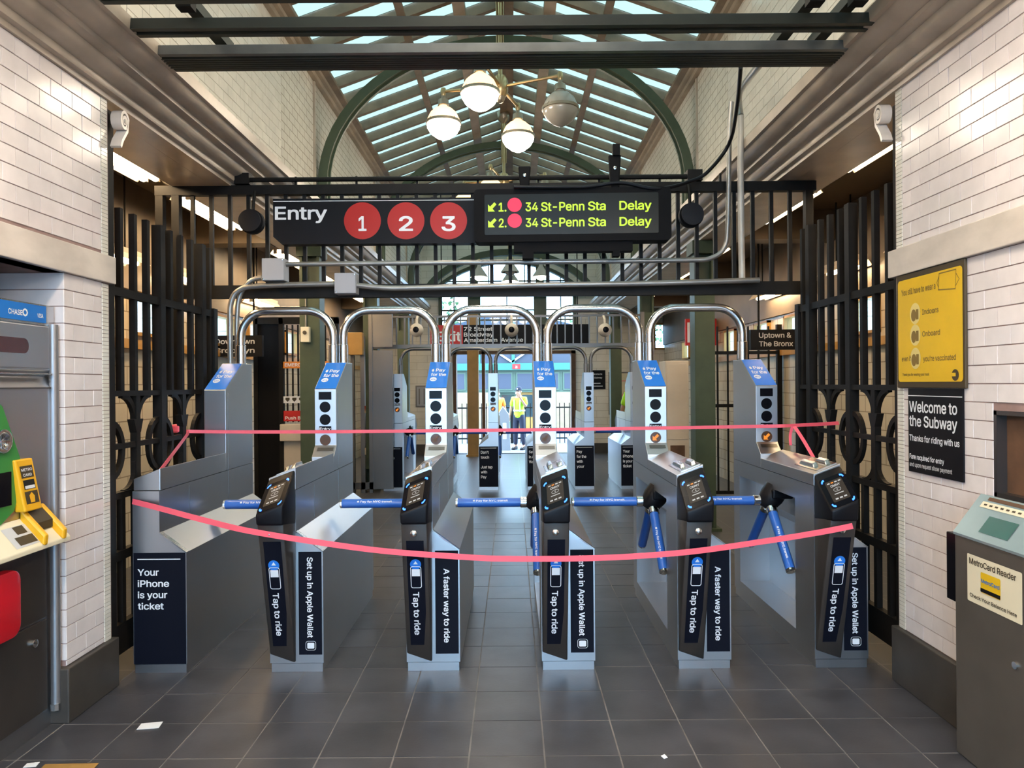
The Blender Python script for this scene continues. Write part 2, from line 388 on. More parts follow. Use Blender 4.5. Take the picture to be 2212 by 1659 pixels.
# ------------------------------------------------------------------ flat print (lettering and marks mapped on a surface)
GLYPHS = {" ":[188,[]],"&":[448,[[156,-20,114,-9,75,13,46,42,36,57,20,104,20,161,24,180,36,204,46,219,107,277,107,284,93,300,74,330,63,361,62,430,70,457,85,480,106,502,148,524,175,529,229,528,248,524,295,501,312,484,323,469,334,446,339,427,337,375,334,361,312,323,275,286,248,267,245,261,321,169,326,173,330,188,336,230,345,239,410,240,421,232,423,192,419,157,390,84,449,11,449,-4,437,-14,360,-14,352,-10,325,16,279,-9,237,-20],[173,65,214,64,237,72,264,88,250,111,187,186,171,204,160,201,132,177,117,150,112,134,117,111,127,92,145,76],[182,338,191,337,225,363,242,388,246,404,242,423,227,438,218,441,210,444,187,443,168,432,155,411,154,388,159,373]]],"'":[206,[[73,304,64,313,60,339,60,424,56,443,57,516,69,526,135,526,146,522,151,516,152,509,143,313,131,303]]],"-":[453,[[109,174,100,183,99,190,100,248,109,261,344,261,352,252,353,244,353,187,344,174]]],".":[188,[[75,-18,56,-8,43,6,36,21,36,64,43,75,60,92,71,99,118,100,137,89,153,67,158,44,153,17,146,6,129,-11,118,-18]]],"1":[453,[[71,-14,63,-5,62,3,62,57,70,68,191,70,196,76,196,407,195,412,187,411,102,348,91,343,79,344,70,357,71,433,83,446,183,519,202,524,279,524,292,514,293,76,298,70,400,68,408,57,407,-5,398,-14,391,-15]]],"2":[453,[[59,-14,49,-1,50,57,268,291,287,318,298,341,303,360,302,387,291,414,282,424,243,442,209,443,178,431,163,419,150,399,141,357,132,348,59,348,50,357,49,380,54,410,62,433,80,464,113,497,128,508,174,527,201,531,243,532,274,527,309,515,332,501,368,464,387,433,394,407,395,341,387,310,371,280,345,241,284,172,207,95,196,76,393,73,403,60,402,-5,393,-14,386,-15]]],"3":[453,[[177,-20,131,-9,100,6,64,38,49,57,34,92,29,111,31,140,43,148,116,147,124,138,130,115,138,100,162,79,196,67,239,67,258,72,281,83,298,100,309,119,314,138,313,157,305,180,293,201,262,220,243,228,216,232,154,233,142,242,142,307,244,423,248,434,85,436,66,437,57,446,56,511,66,524,369,525,377,524,386,515,386,450,275,327,264,307,273,303,304,297,346,274,375,246,394,219,401,200,410,157,410,134,401,88,386,57,368,34,339,10,304,-9,254,-21]]],"4":[453,[[277,-14,267,-1,265,88,38,89,29,95,25,107,25,164,34,183,233,518,242,524,308,524,315,523,324,514,324,499,316,483,263,395,160,222,141,187,140,180,265,179,268,322,281,331,346,331,354,328,359,318,361,180,419,177,428,168,429,160,429,103,425,95,415,89,361,87,359,-1,356,-9,346,-14]]],"7":[453,[[92,-14,83,-5,83,10,294,430,294,433,288,435,57,436,48,445,48,453,48,510,53,520,65,524,149,524,396,523,405,510,405,441,181,-5,169,-14]]],"A":[480,[[11,-14,3,-5,3,14,172,480,184,510,192,520,204,524,277,524,284,523,290,518,376,287,478,10,478,-5,473,-11,461,-15,396,-15,384,-11,368,22,331,126,158,128,150,127,145,122,105,3,96,-11,84,-15],[180,214,298,214,297,226,255,345,243,383,238,388,234,382,180,222]]],"B":[456,[[55,-14,46,-5,45,3,47,516,55,523,63,524,278,524,324,511,347,500,384,468,397,447,411,414,415,391,415,357,410,333,398,307,388,291,363,268,390,247,414,218,425,195,434,160,434,114,429,91,406,45,386,24,359,5,313,-11,286,-15],[143,76,270,74,317,90,333,110,338,126,338,145,329,172,315,191,297,204,255,216,144,214],[143,303,247,301,267,306,290,317,301,325,310,337,318,360,318,387,314,399,301,416,286,427,259,435,144,434]]],"C":[510,[[228,-20,205,-17,170,-5,135,14,87,57,54,107,38,146,26,211,26,300,30,330,42,373,61,415,77,438,128,489,158,508,185,520,220,528,243,529,255,532,316,528,358,516,412,485,441,457,463,427,475,404,487,365,487,346,481,336,470,332,401,333,392,342,386,365,368,396,339,420,305,435,278,440,255,440,231,435,189,416,170,402,153,380,134,342,127,319,118,265,118,242,127,188,134,165,157,123,178,102,193,91,224,76,243,71,270,67,297,72,343,91,362,105,375,123,392,165,401,174,474,175,486,165,486,142,467,88,449,61,405,18,374,-1,328,-17,301,-21]]],"D":[502,[[55,-14,46,-5,45,3,47,516,55,523,63,524,259,524,290,520,332,508,363,492,390,474,403,460,433,426,456,383,468,349,476,303,476,210,472,183,456,126,433,83,390,36,355,13,320,-2,259,-15],[143,76,240,74,267,79,290,86,324,105,345,126,356,141,375,187,384,237,384,276,379,307,368,345,356,368,340,389,309,415,282,427,251,434,143,433]]],"E":[419,[[55,-14,46,-5,45,3,47,516,55,523,63,524,378,523,388,510,387,445,378,436,370,435,144,434,144,302,355,301,363,300,369,295,372,287,372,226,363,213,144,211,142,80,144,76,151,74,382,73,391,60,391,-5,382,-14,374,-15]]],"F":[410,[[55,-14,46,-5,45,3,46,514,55,523,63,524,374,523,383,514,384,507,384,449,378,439,367,435,263,435,143,433,143,295,351,292,361,280,360,214,347,205,144,203,141,-5,128,-14]]],"G":[520,[[228,-20,205,-17,170,-5,120,25,83,61,69,80,42,134,30,177,26,207,26,304,46,384,73,434,108,475,143,501,174,516,212,528,251,532,312,528,358,516,389,501,424,475,463,427,479,396,491,354,490,342,481,333,401,333,392,342,375,380,364,396,347,413,324,428,281,440,255,440,231,435,203,423,168,400,142,361,127,319,118,261,122,211,134,165,150,134,164,115,193,91,243,71,270,67,301,72,324,80,355,98,371,115,390,150,395,165,393,182,281,183,272,188,268,196,268,257,278,270,481,271,491,265,495,257,495,188,486,130,467,84,449,57,416,25,397,10,358,-9,308,-21]]],"H":[517,[[55,-14,46,-5,45,3,47,516,59,524,124,524,132,523,141,514,144,306,367,305,374,306,376,310,377,514,386,523,394,524,459,524,469,518,472,507,470,-6,459,-14,394,-15,386,-14,377,-5,374,214,151,216,144,214,142,207,141,-5,128,-14]]],"I":[300,[[26,-14,17,-1,17,60,20,68,30,74,95,74,101,80,101,426,99,433,95,435,30,436,20,441,16,453,17,514,26,523,34,524,277,522,285,510,285,449,282,441,272,436,203,435,197,430,197,83,199,76,203,74,272,74,282,68,286,57,285,-5,276,-14,268,-15]]],"J":[396,[[147,-20,117,-13,86,2,61,23,35,57,23,88,19,111,19,177,32,186,105,185,114,173,116,123,123,100,134,84,155,72,174,67,201,68,232,82,241,92,252,115,257,138,257,373,258,515,267,524,274,525,340,525,352,515,353,138,348,96,341,73,321,38,297,13,270,-5,240,-17,217,-21]]],"M":[628,[[55,-14,46,-5,45,3,45,507,46,514,55,523,155,524,168,514,275,241,313,138,317,138,321,149,335,191,458,510,474,524,574,523,583,514,584,507,584,257,584,3,583,-5,578,-11,567,-15,501,-14,489,-5,486,315,473,291,360,-1,344,-14,282,-14,272,-9,266,3,148,303,140,315,137,-5,124,-14]]],"N":[523,[[55,-14,46,-5,45,3,45,507,49,518,59,524,136,524,144,523,153,514,369,172,382,157,385,514,397,524,463,524,474,520,479,514,480,507,480,3,476,-9,470,-14,463,-15,382,-14,372,-9,192,272,144,354,140,356,141,-5,128,-14]]],"O":[533,[[224,-20,170,-5,147,6,120,26,87,57,54,107,38,146,26,207,26,296,30,327,42,373,69,427,80,442,128,489,166,512,216,528,258,532,308,529,358,516,389,501,420,479,445,454,467,423,490,377,502,334,506,311,507,269,510,254,507,238,506,196,494,142,471,92,453,65,405,18,355,-9,328,-17,301,-21],[260,69,270,67,293,71,320,80,335,87,366,110,386,138,398,161,409,200,414,230,414,284,409,307,398,346,375,388,358,405,331,424,301,435,274,440,255,440,220,431,189,416,170,400,150,373,134,342,127,319,118,261,127,188,134,165,157,123,178,102,193,91,224,76]]],"P":[445,[[55,-14,46,-5,45,3,46,514,55,523,63,524,270,524,313,515,332,508,370,482,388,464,406,437,422,387,422,310,414,276,398,245,378,220,351,198,309,179,267,170,144,168,141,-5,128,-14],[143,260,251,259,282,267,305,282,321,310,330,345,321,387,307,410,282,427,255,435,144,434]]],"R":[449,[[55,-14,46,-5,45,3,45,507,46,514,51,520,63,524,274,524,324,511,355,496,382,474,398,453,410,433,421,399,426,337,418,291,404,260,374,224,340,199,441,10,441,-5,436,-11,424,-15,347,-14,327,10,236,180,151,182,144,180,142,176,141,-5,128,-14],[143,272,247,270,282,279,309,295,321,314,330,349,329,364,321,391,309,412,286,427,255,435,144,434]]],"S":[447,[[179,-23,156,-19,99,4,83,15,54,44,44,59,28,94,24,117,24,140,27,148,37,153,110,152,119,144,125,121,132,105,141,94,152,85,164,77,202,66,237,65,283,77,302,89,316,102,327,125,329,140,327,155,320,167,306,179,276,195,141,235,102,254,83,269,59,294,44,321,35,359,35,386,40,413,51,444,62,459,87,484,110,503,141,518,191,530,252,530,287,526,314,518,364,488,388,463,411,421,416,398,415,371,402,361,333,362,321,375,311,405,283,429,245,442,206,442,160,426,143,409,132,382,136,355,156,334,176,324,206,312,310,283,337,272,372,250,400,221,419,186,423,167,423,113,411,71,400,52,364,15,349,4,306,-15,264,-23]]],"T":[449,[[188,-14,180,-5,179,3,178,430,177,434,169,435,27,436,17,449,17,510,23,520,31,524,261,524,423,523,432,510,432,449,427,439,419,436,273,433,271,-1,265,-11,258,-14]]],"U":[517,[[213,-22,159,-6,120,16,77,60,58,94,50,118,45,141,45,506,49,518,59,523,120,523,128,522,137,514,138,191,146,141,158,118,178,93,205,78,228,70,259,66,297,73,328,86,349,102,368,133,376,164,376,506,380,518,390,523,455,523,463,522,471,514,472,148,468,118,460,94,438,56,401,19,374,1,324,-18,301,-23]]],"V":[480,[[196,-14,187,-5,180,14,7,483,2,499,3,514,11,523,19,524,88,524,101,514,212,203,238,122,243,122,254,151,272,210,380,514,392,524,469,523,478,514,479,507,470,476,293,-5,281,-14]]],"W":[686,[[150,-14,137,-1,3,491,3,514,11,523,84,524,97,514,192,153,197,157,291,514,304,524,386,522,397,510,487,160,492,154,497,160,501,176,584,503,587,514,596,523,673,523,682,514,682,491,544,-9,534,-14,454,-14,437,-1,359,295,347,337,342,342,337,333,247,-5,234,-14]]],"X":[474,[[13,-14,4,-5,4,10,178,260,20,491,15,507,19,518,25,523,32,524,105,524,117,520,236,344,249,357,350,507,366,522,448,524,455,520,461,510,460,499,304,276,297,260,464,18,469,3,465,-9,459,-14,452,-15,382,-15,371,-11,358,3,249,164,236,178,126,18,102,-11,90,-15]]],"Y":[472,[[196,-14,187,-5,186,3,185,203,6,491,2,510,8,520,15,524,101,522,128,483,234,307,238,307,254,332,369,520,381,524,458,524,470,514,471,503,284,199,282,-5,269,-14]]],"a":[389,[[125,-22,95,-14,72,-3,32,36,21,60,16,79,16,136,21,156,35,179,60,203,114,226,252,247,258,256,257,275,245,298,233,307,206,315,183,315,164,311,141,299,127,286,110,261,102,258,91,259,37,274,28,283,28,306,44,333,75,365,114,387,164,400,222,400,272,387,298,373,327,344,338,329,349,294,348,-7,337,-15,275,-15,266,-10,261,6,256,7,245,-3,214,-18,198,-22],[150,63,183,62,202,66,214,70,237,86,253,110,262,160,256,164,229,158,160,149,137,141,118,130,108,110,108,98,113,86,125,74]]],"b":[424,[[194,-22,155,-7,132,11,128,10,125,-7,113,-15,51,-15,44,-11,38,-2,39,514,48,522,55,523,117,523,126,518,130,506,130,398,132,370,171,392,209,400,251,400,278,395,321,376,346,356,372,325,391,287,403,241,407,179,399,114,383,71,361,37,332,9,294,-14,263,-23],[211,64,225,62,255,70,278,87,295,110,311,160,311,218,295,268,279,291,267,299,244,311,226,314,217,315,186,307,161,291,150,275,135,241,128,191,135,137,150,102,161,87,178,74,194,67]]],"c":[396,[[168,-22,129,-10,98,8,58,48,36,87,24,121,20,148,20,225,28,268,40,298,62,333,95,366,110,376,160,396,183,400,233,400,283,388,318,369,350,337,372,298,377,283,376,271,360,259,310,246,298,247,287,259,268,291,256,299,229,311,206,315,183,311,148,291,136,275,124,252,112,206,112,171,120,133,128,114,143,91,156,78,179,67,198,62,218,62,245,70,268,85,280,102,286,118,298,130,321,131,356,122,373,114,377,94,372,75,354,44,318,8,295,-6,264,-18,241,-23]]],"d":[424,[[160,-22,133,-14,102,1,79,19,55,48,36,83,20,148,20,233,28,271,43,310,62,337,95,369,125,388,171,400,221,400,245,395,295,366,296,468,297,510,306,522,375,523,383,519,389,510,388,-6,375,-15,310,-15,298,-7,295,10,291,11,264,-10,233,-22],[193,64,210,62,229,67,252,78,270,94,284,121,296,171,296,206,292,233,273,279,252,299,229,311,214,312,202,314,171,307,156,299,143,287,124,256,112,206,112,171,120,133,132,106,156,78,179,67]]],"e":[404,[[171,-22,121,-6,79,23,47,64,28,106,20,144,20,229,28,268,40,298,62,333,98,369,141,392,183,400,229,400,256,395,302,376,321,362,349,333,372,291,380,268,385,229,385,168,375,155,117,152,117,137,135,98,156,78,198,63,225,62,260,74,275,85,293,114,302,119,321,119,371,107,380,98,380,83,365,48,321,5,283,-14,248,-23],[117,237,283,235,288,241,280,268,264,291,248,303,229,311,206,315,179,311,141,288,124,264,117,244]]],"f":[254,[[75,-14,66,-5,65,3,65,307,59,312,5,312,-4,318,-8,330,-7,383,5,393,63,395,65,453,74,483,84,499,113,527,148,542,178,547,228,543,251,535,256,530,257,510,242,464,228,455,194,458,175,454,162,441,157,426,159,395,228,393,238,387,242,380,242,330,241,322,232,313,163,312,157,307,156,-5,144,-14]]],"g":[425,[[164,-164,118,-153,95,-141,75,-127,40,-86,35,-75,37,-62,48,-51,68,-39,91,-28,106,-27,114,-31,141,-61,168,-76,191,-81,225,-80,245,-76,268,-64,284,-48,292,-32,296,-9,296,18,295,23,291,23,275,9,241,-7,218,-11,171,-11,133,-3,102,13,87,23,62,48,47,68,32,98,20,148,20,233,35,291,59,333,95,369,125,388,148,395,175,400,221,400,245,395,264,388,291,366,295,368,297,387,306,395,375,396,388,387,389,-25,380,-71,369,-94,345,-123,325,-137,295,-153,245,-165],[200,75,210,74,241,82,270,102,288,137,296,175,296,214,292,237,280,268,264,291,252,299,229,311,210,315,171,307,156,299,143,287,124,256,112,206,112,175,117,152,132,114,144,98,156,90,179,78]]],"h":[410,[[48,-14,39,-5,38,3,38,507,39,514,46,522,117,524,129,514,132,370,163,388,186,396,209,401,244,401,286,392,309,381,328,366,356,330,364,310,372,272,373,237,373,3,372,-5,364,-13,294,-14,281,-5,279,253,268,283,248,304,225,312,201,312,171,304,155,293,147,283,131,249,129,-5,117,-14]]],"i":[167,[[48,-14,39,-5,38,3,38,380,42,387,52,393,121,392,130,383,131,376,130,-1,125,-11,117,-14],[63,429,52,435,34,453,28,464,28,503,34,514,56,534,71,539,104,537,117,532,137,510,142,491,142,472,137,457,113,432,98,428]]],"k":[381,[[48,-14,39,-5,38,3,38,507,42,518,51,524,113,524,121,523,129,514,132,251,140,255,275,392,363,392,372,380,372,368,365,360,265,260,225,214,383,14,384,-1,380,-9,375,-14,367,-15,285,-13,273,-1,151,152,134,137,130,130,129,-5,117,-14]]],"l":[189,[[105,-16,78,-5,53,20,38,54,38,508,42,520,51,525,113,525,125,521,129,516,130,508,130,85,140,69,175,67,184,58,191,39,196,4,195,-4,190,-9,175,-16]]],"m":[610,[[48,-14,39,-5,38,3,38,376,42,387,51,393,117,392,125,383,128,370,132,370,151,385,175,396,194,401,248,401,286,385,321,352,355,381,386,396,405,401,467,401,486,396,521,378,546,353,556,337,568,307,572,283,572,-1,569,-9,559,-14,490,-14,480,-1,480,57,480,257,475,280,459,301,440,311,417,316,398,311,375,300,366,291,354,268,350,245,349,-5,336,-14,275,-15,263,-11,258,-5,257,3,256,272,249,291,236,304,221,311,198,315,171,308,151,295,143,283,131,257,129,-5,117,-14]]],"n":[410,[[48,-14,39,-5,38,3,38,376,39,383,48,392,117,392,125,383,128,367,132,367,155,385,186,396,209,401,248,401,286,392,309,381,332,362,356,330,364,310,372,272,373,110,371,-6,359,-14,298,-15,286,-11,281,-5,280,3,280,249,272,276,251,301,228,311,198,312,171,304,147,283,130,245,129,-5,117,-14]]],"o":[415,[[168,-22,129,-10,102,5,58,48,47,64,36,87,24,125,20,152,20,229,28,268,40,298,62,333,98,369,133,388,160,396,187,400,233,400,245,397,260,395,306,376,327,360,365,318,388,264,396,221,396,156,392,129,373,71,354,44,318,9,295,-6,264,-18,237,-23],[193,64,221,63,252,74,270,87,292,125,304,175,304,202,299,225,292,252,280,275,256,299,221,312,206,315,183,311,148,291,136,275,124,252,112,206,112,171,120,133,132,106,156,78,179,67]]],"p":[424,[[48,-156,39,-148,38,-140,39,387,51,396,117,396,125,387,128,368,132,366,155,384,182,396,205,400,251,400,298,388,321,376,350,352,372,325,391,287,403,241,404,214,407,198,403,137,399,114,379,64,361,37,332,9,294,-14,267,-22,194,-22,178,-18,132,8,129,-148,117,-157],[207,64,225,62,244,67,263,74,278,87,299,118,311,160,311,218,295,268,284,283,267,300,244,311,228,313,221,315,198,311,178,303,161,291,150,275,135,241,128,191,135,137,150,102,167,82,194,67]]],"q":[424,[[306,-156,297,-144,295,11,291,11,264,-10,229,-23,164,-23,145,-18,102,1,79,20,55,48,36,83,20,148,20,233,28,272,43,310,62,337,95,370,116,383,148,396,171,400,221,400,245,396,295,366,297,387,306,396,375,396,388,387,389,-144,383,-153,375,-157],[193,64,210,62,241,71,270,95,284,122,296,172,296,206,292,233,273,279,252,300,225,311,214,312,202,314,171,307,156,300,143,287,124,256,112,206,112,172,120,133,132,106,156,78,179,67]]],"r":[259,[[48,-14,39,-5,38,3,39,383,51,393,113,393,121,389,128,374,132,374,175,396,194,401,228,401,248,400,256,391,256,318,248,309,190,308,167,300,143,280,131,253,129,-5,117,-14]]],"s":[365,[[142,-22,123,-18,84,-3,69,8,44,33,33,48,22,75,21,98,25,106,31,111,88,123,100,122,108,114,118,91,134,74,161,63,192,62,215,67,240,79,251,98,251,110,242,123,223,134,104,167,73,185,52,206,37,229,33,244,33,302,45,333,67,360,88,376,138,396,161,400,215,400,254,392,292,369,320,341,339,298,339,283,331,274,277,262,265,262,256,268,243,291,227,307,204,315,173,315,138,300,126,283,126,271,132,260,150,247,234,226,269,215,304,196,332,168,343,144,348,121,348,94,343,71,332,44,317,25,288,1,265,-10,219,-23]]],"t":[227,[[132,-18,117,-14,90,1,66,26,54,49,50,72,49,306,44,312,5,312,-4,318,-8,326,-8,376,-7,383,1,392,48,395,50,472,59,484,132,484,141,476,142,460,144,395,209,392,218,383,219,376,219,326,213,316,205,312,148,312,142,306,142,91,148,74,159,67,205,70,215,64,226,22,226,2,226,-5,221,-11,205,-18]]],"u":[410,[[148,-19,121,-11,94,3,66,32,43,78,38,105,38,378,39,386,44,392,51,395,117,395,129,386,130,128,139,101,147,90,167,74,205,65,225,70,248,81,263,96,275,121,280,140,280,378,281,386,286,392,294,395,359,395,372,386,372,-6,359,-16,294,-15,285,-6,283,13,278,14,251,-7,232,-15,209,-20]]],"v":[389,[[155,-14,142,3,11,345,4,368,4,383,12,392,20,393,89,393,99,387,191,133,197,130,207,157,285,376,291,387,301,393,374,392,383,383,383,360,244,-1,228,-14]]],"w":[567,[[133,-14,120,-1,109,33,9,364,9,383,16,391,91,393,103,383,167,153,171,151,236,383,248,393,321,392,334,380,338,368,394,157,398,153,407,180,464,385,475,393,544,393,554,387,558,380,558,364,549,333,457,30,445,-5,438,-13,368,-14,351,-1,287,226,283,229,215,-5,202,-14]]],"x":[379,[[16,-14,7,-5,7,10,109,157,133,195,15,368,14,380,18,387,27,393,108,392,121,380,189,272,195,276,261,380,274,392,350,393,362,385,363,364,288,257,247,191,367,18,372,3,368,-9,358,-14,277,-14,269,-5,198,107,189,115,102,-13]]],"y":[389,[[55,-159,39,-152,34,-142,35,-119,46,-81,55,-72,78,-71,93,-75,116,-64,129,-46,144,0,4,365,4,385,12,393,20,394,85,394,99,385,106,373,188,138,193,129,197,130,203,146,291,388,301,394,374,394,382,390,387,381,386,369,217,-73,195,-112,170,-137,155,-147,120,-160]]]}
_TX = {}
from mathutils.geometry import tessellate_polygon
def text2d(s, bold=0.0):
    """outlines of the lettering, em size 1, left edge at 0"""
    if s in _TX: return _TX[s]
    V = []; F = []; pen = 0.0
    for ch in s:
        adv, loops = GLYPHS[ch]
        if loops:
            P = [[Vector((l[i] / 1000 + pen, l[i + 1] / 1000, 0)) for i in range(0, len(l), 2)] for l in loops]
            area = [sum(l[i - 1].x * l[i].y - l[i].x * l[i - 1].y for i in range(len(l))) for l in P]
            sg = max(area, key=abs)
            for l, ar in zip(P, area):
              if ar * sg < 0: continue
              xs = [p.x for p in l]; ys = [p.y for p in l]
              G = [l] + [h for h, ah in zip(P, area) if ah * sg < 0 and min(xs) < h[0].x < max(xs) and min(ys) < h[0].y < max(ys)]
              n = len(V); V += [(p.x, p.y) for q in G for p in q]
              for t in tessellate_polygon(G):
                a, b, c = (V[n + k] for k in t)
                F.append(tuple(n + k for k in (t if (b[0]-a[0])*(c[1]-a[1])-(b[1]-a[1])*(c[0]-a[0]) > 0 else t[::-1])))
        pen += adv / 1000 - 0.012
    x0 = min(p[0] for p in V); x1 = max(p[0] for p in V)
    _TX[s] = ([(p[0] - x0, p[1]) for p in V], F, x1 - x0)
    return _TX[s]

class Print:
    """flat marks on a surface. frame = function (u,v,n) -> point"""
    def __init__(s, frame, parent): s.fr = frame; s.parent = parent; s.mb = MB()
    def poly(s, pts, n=0.001):
        s.mb.add([s.fr(u, v, n) for u, v in pts], [tuple(range(len(pts)))]); return s
    def rect(s, u0, v0, u1, v1, n=0.001):
        return s.poly([(u0,v0),(u1,v0),(u1,v1),(u0,v1)], n)
    def rr(s, u0, v0, u1, v1, r, n=0.001): return s.poly(rrect(u0,v0,u1,v1,r), n)
    def disc(s, u, v, r, n=0.001, seg=24, ry=None):
        ry = ry or r
        return s.poly([(u + r*math.cos(2*PI*k/seg), v + ry*math.sin(2*PI*k/seg)) for k in range(seg)], n)
    def line(s, pts, w, n=0.001, closed=False):
        P = [Vector(p) for p in pts]; m = len(P); L = []; R = []
        for i in range(m):
            a = P[(i-1) % m] if (closed or i > 0) else P[i]; b = P[(i+1) % m] if (closed or i < m-1) else P[i]
            t = (b - a).normalized(); q = Vector((-t.y, t.x)) * w/2
            L.append(P[i] + q); R.append(P[i] - q)
        k = len(s.mb.v); vs = [s.fr(p.x, p.y, n) for p in L] + [s.fr(p.x, p.y, n) for p in R]
        s.mb.add(vs, [(i, (i+1) % m, (i+1) % m + m, i + m) for i in range(m if closed else m-1)]); return s
    def text(s, t, u, v, w, h=None, bold=0.012, n=0.0015, rot=0, align='l'):
        """text with its baseline start at (u,v), fitted to width w (h: em size in v). rot=-90: reads downwards"""
        V, F, L = text2d(t, bold); sx = w / L; sy = h if h else sx
        c, q = math.cos(math.radians(rot)), math.sin(math.radians(rot))
        off = 0 if align == 'l' else (-w/2 if align == 'c' else -w)
        s.mb.add([s.fr(u + (x*sx+off)*c - y*sy*q, v + (x*sx+off)*q + y*sy*c, n) for x, y in V], F); return s
    def build(s, name, m):
        me = bpy.data.meshes.new(name); me.from_pydata([tuple(p) for p in s.mb.v], [], s.mb.f); me.materials.append(MATS[m]); me.update()
        o = link(name, me, s.parent); s.mb = MB(); return o
def plane_frame(o, u, v):
    o = Vector(o); u = Vector(u); v = Vector(v); n = u.cross(v).normalized()
    return lambda a, b, c: o + u*a + v*b + n*c
def quad_frame(bl, br, tr, tl):
    bl, br, tr, tl = map(Vector, (bl, br, tr, tl)); n = (br-bl).cross(tl-bl).normalized()
    return lambda a, b, c: bl*(1-a)*(1-b) + br*a*(1-b) + tr*a*b + tl*(1-a)*b + n*c
def apple_mark(p, u, v, h, n=0.0016):
    r = h*0.36
    p.disc(u - r*0.42, v, r*0.86, n, 14, r); p.disc(u + r*0.30, v, r*0.80, n, 14, r)
    p.poly([(u+0.02*h, v+h*0.40), (u+0.20*h, v+h*0.62), (u+0.12*h, v+h*0.36)], n); return p

# ================================================================== the setting
ALPHA = math.atan2(RIDGE_Z - EAVE_Z, XC - CL)
SLOPE = math.hypot(RIDGE_Z - EAVE_Z, XC - CL)
midz = (EAVE_Z + RIDGE_Z) / 2 + 0.16
portal(((CL + XC) / 2, (BACK + FAR) / 2, midz), (0, -ALPHA, 0), SLOPE, FAR - BACK)
portal(((CR + XC) / 2, (BACK + FAR) / 2, midz), (0, ALPHA, 0), SLOPE, FAR - BACK)
portal((0.05, FAR + 0.4, 1.7), (-PI / 2, 0, 0), 3.2, 3.4)

# ---- floor
floor = struct('floor', B(XL - 0.3, XR + 0.3, 2.36, 8.012, -0.12, -0.0015), 'floor_grout', 'dark grey tiled station floor with pale joints', 'floor')
ft_mesh = {}
def ftile(w, l):
    k = (round(w, 3), round(l, 3))
    if k not in ft_mesh: ft_mesh[k] = B(0, w, 0, l, -0.006, 0).mesh('floor_tile', 'floor_tile')
    return ft_mesh[k]
row0 = 2.988 - 2 * FT
for r in range(18):
    y = row0 + r * FT
    x = 0.123 - 7 * FT
    for c in range(14):
        a, b = max(x + 0.0035, XL), min(x + FT - 0.0035, XR)
        if b - a > 0.03:
            o = link('floor_tile', ftile(b - a, FT - 0.007), floor, (a, y + 0.0035, random.uniform(-0.0008, 0.0008)))
            o.rotation_euler = (random.gauss(0, 0.0012), random.gauss(0, 0.0012), 0)
        x += FT
struct('floor_platform_end', B(OUTL - 0.3, OUTR + 0.3, 8.012, FAR + 0.2, -0.12, 0), 'floor_far', 'dark grey tiled floor running back to the street door', 'floor')
struct('floor_aisle_left', B(OUTL - 0.3, XL, 2.36, 8.012, -0.12, -0.0005), 'floor_far', 'dark tiled floor of the aisle behind the ticket machine wall', 'floor')
struct('floor_aisle_right', B(XR, OUTR + 0.3, 2.36, 8.012, -0.12, -0.0005), 'floor_far', 'dark tiled floor of the aisle behind the poster wall', 'floor')
struct('floor_near', B(OUTL - 0.3, OUTR + 0.3, BACK, 2.36, -0.12, 0), 'floor_far', 'dark tiled floor on the near side of the hall', 'floor')

# ---- near tiled walls
tile_meshes = {}
def wtile(w, h, m='tile_white'):
    k = (round(w, 3), round(h, 4), m)
    if k not in tile_meshes:
        e = 0.0012
        tile_meshes[k] = MB().hexa([(0, 0, 0), (0, w, 0), (0, w, h), (0, 0, h)], [(0.004, e, e), (0.004, w - e, e), (0.004, w - e, h - e), (0.004, e, h - e)]).mesh('tile', m)
    return tile_meshes[k]
J = 0.0030
def tile_field(parent, X, sgn, d0, d1, z0, z1, holes=(), tilt=0.004, phase=0, name='tile', m='tile_white', maxn=9999):
    """courses of tiles on a wall facing +X (sgn 1) or -X (sgn -1); grid anchored at d1 and z1"""
    rows = int((z1 - z0) / ROW + 0.999); n = 0
    for r in range(rows):
        zt = z1 - r * ROW; zb = max(zt - ROW, z0)
        if zt - zb < 0.02: continue
        zc = (zt + zb) / 2
        d = d1 - ((r + phase) % 2) * TILE / 2
        edges = [d1]
        while d > d0 + 0.02:
            if d < d1: edges.append(d)
            d -= TILE
        edges.append(d0)
        for a, b in zip(edges[1:], edges[:-1]):
            segs = [(a, b)]
            for h in holes:
                if h[2] < zc < h[3]:
                    ns = []
                    for s0, s1 in segs:
                        if s1 <= h[0] or s0 >= h[1]: ns.append((s0, s1)); continue
                        if s0 < h[0]: ns.append((s0, h[0]))
                        if s1 > h[1]: ns.append((h[1], s1))
                    segs = ns
            for s0, s1 in segs:
                w = s1 - s0 - J
                if w < 0.012 or n >= maxn: continue
                n += 1
                me = wtile(w, zt - zb - J, m)
                if sgn > 0: o = link(name, me, parent, (X - 0.004, s0 + J / 2, zb + J / 2))
                else: o = link(name, me, parent, (X + 0.004, s1 - J / 2, zb + J / 2), (0, 0, PI))
                o.rotation_euler = (0, random.gauss(0, tilt), (0 if sgn > 0 else PI) + random.gauss(0, tilt))
    return n

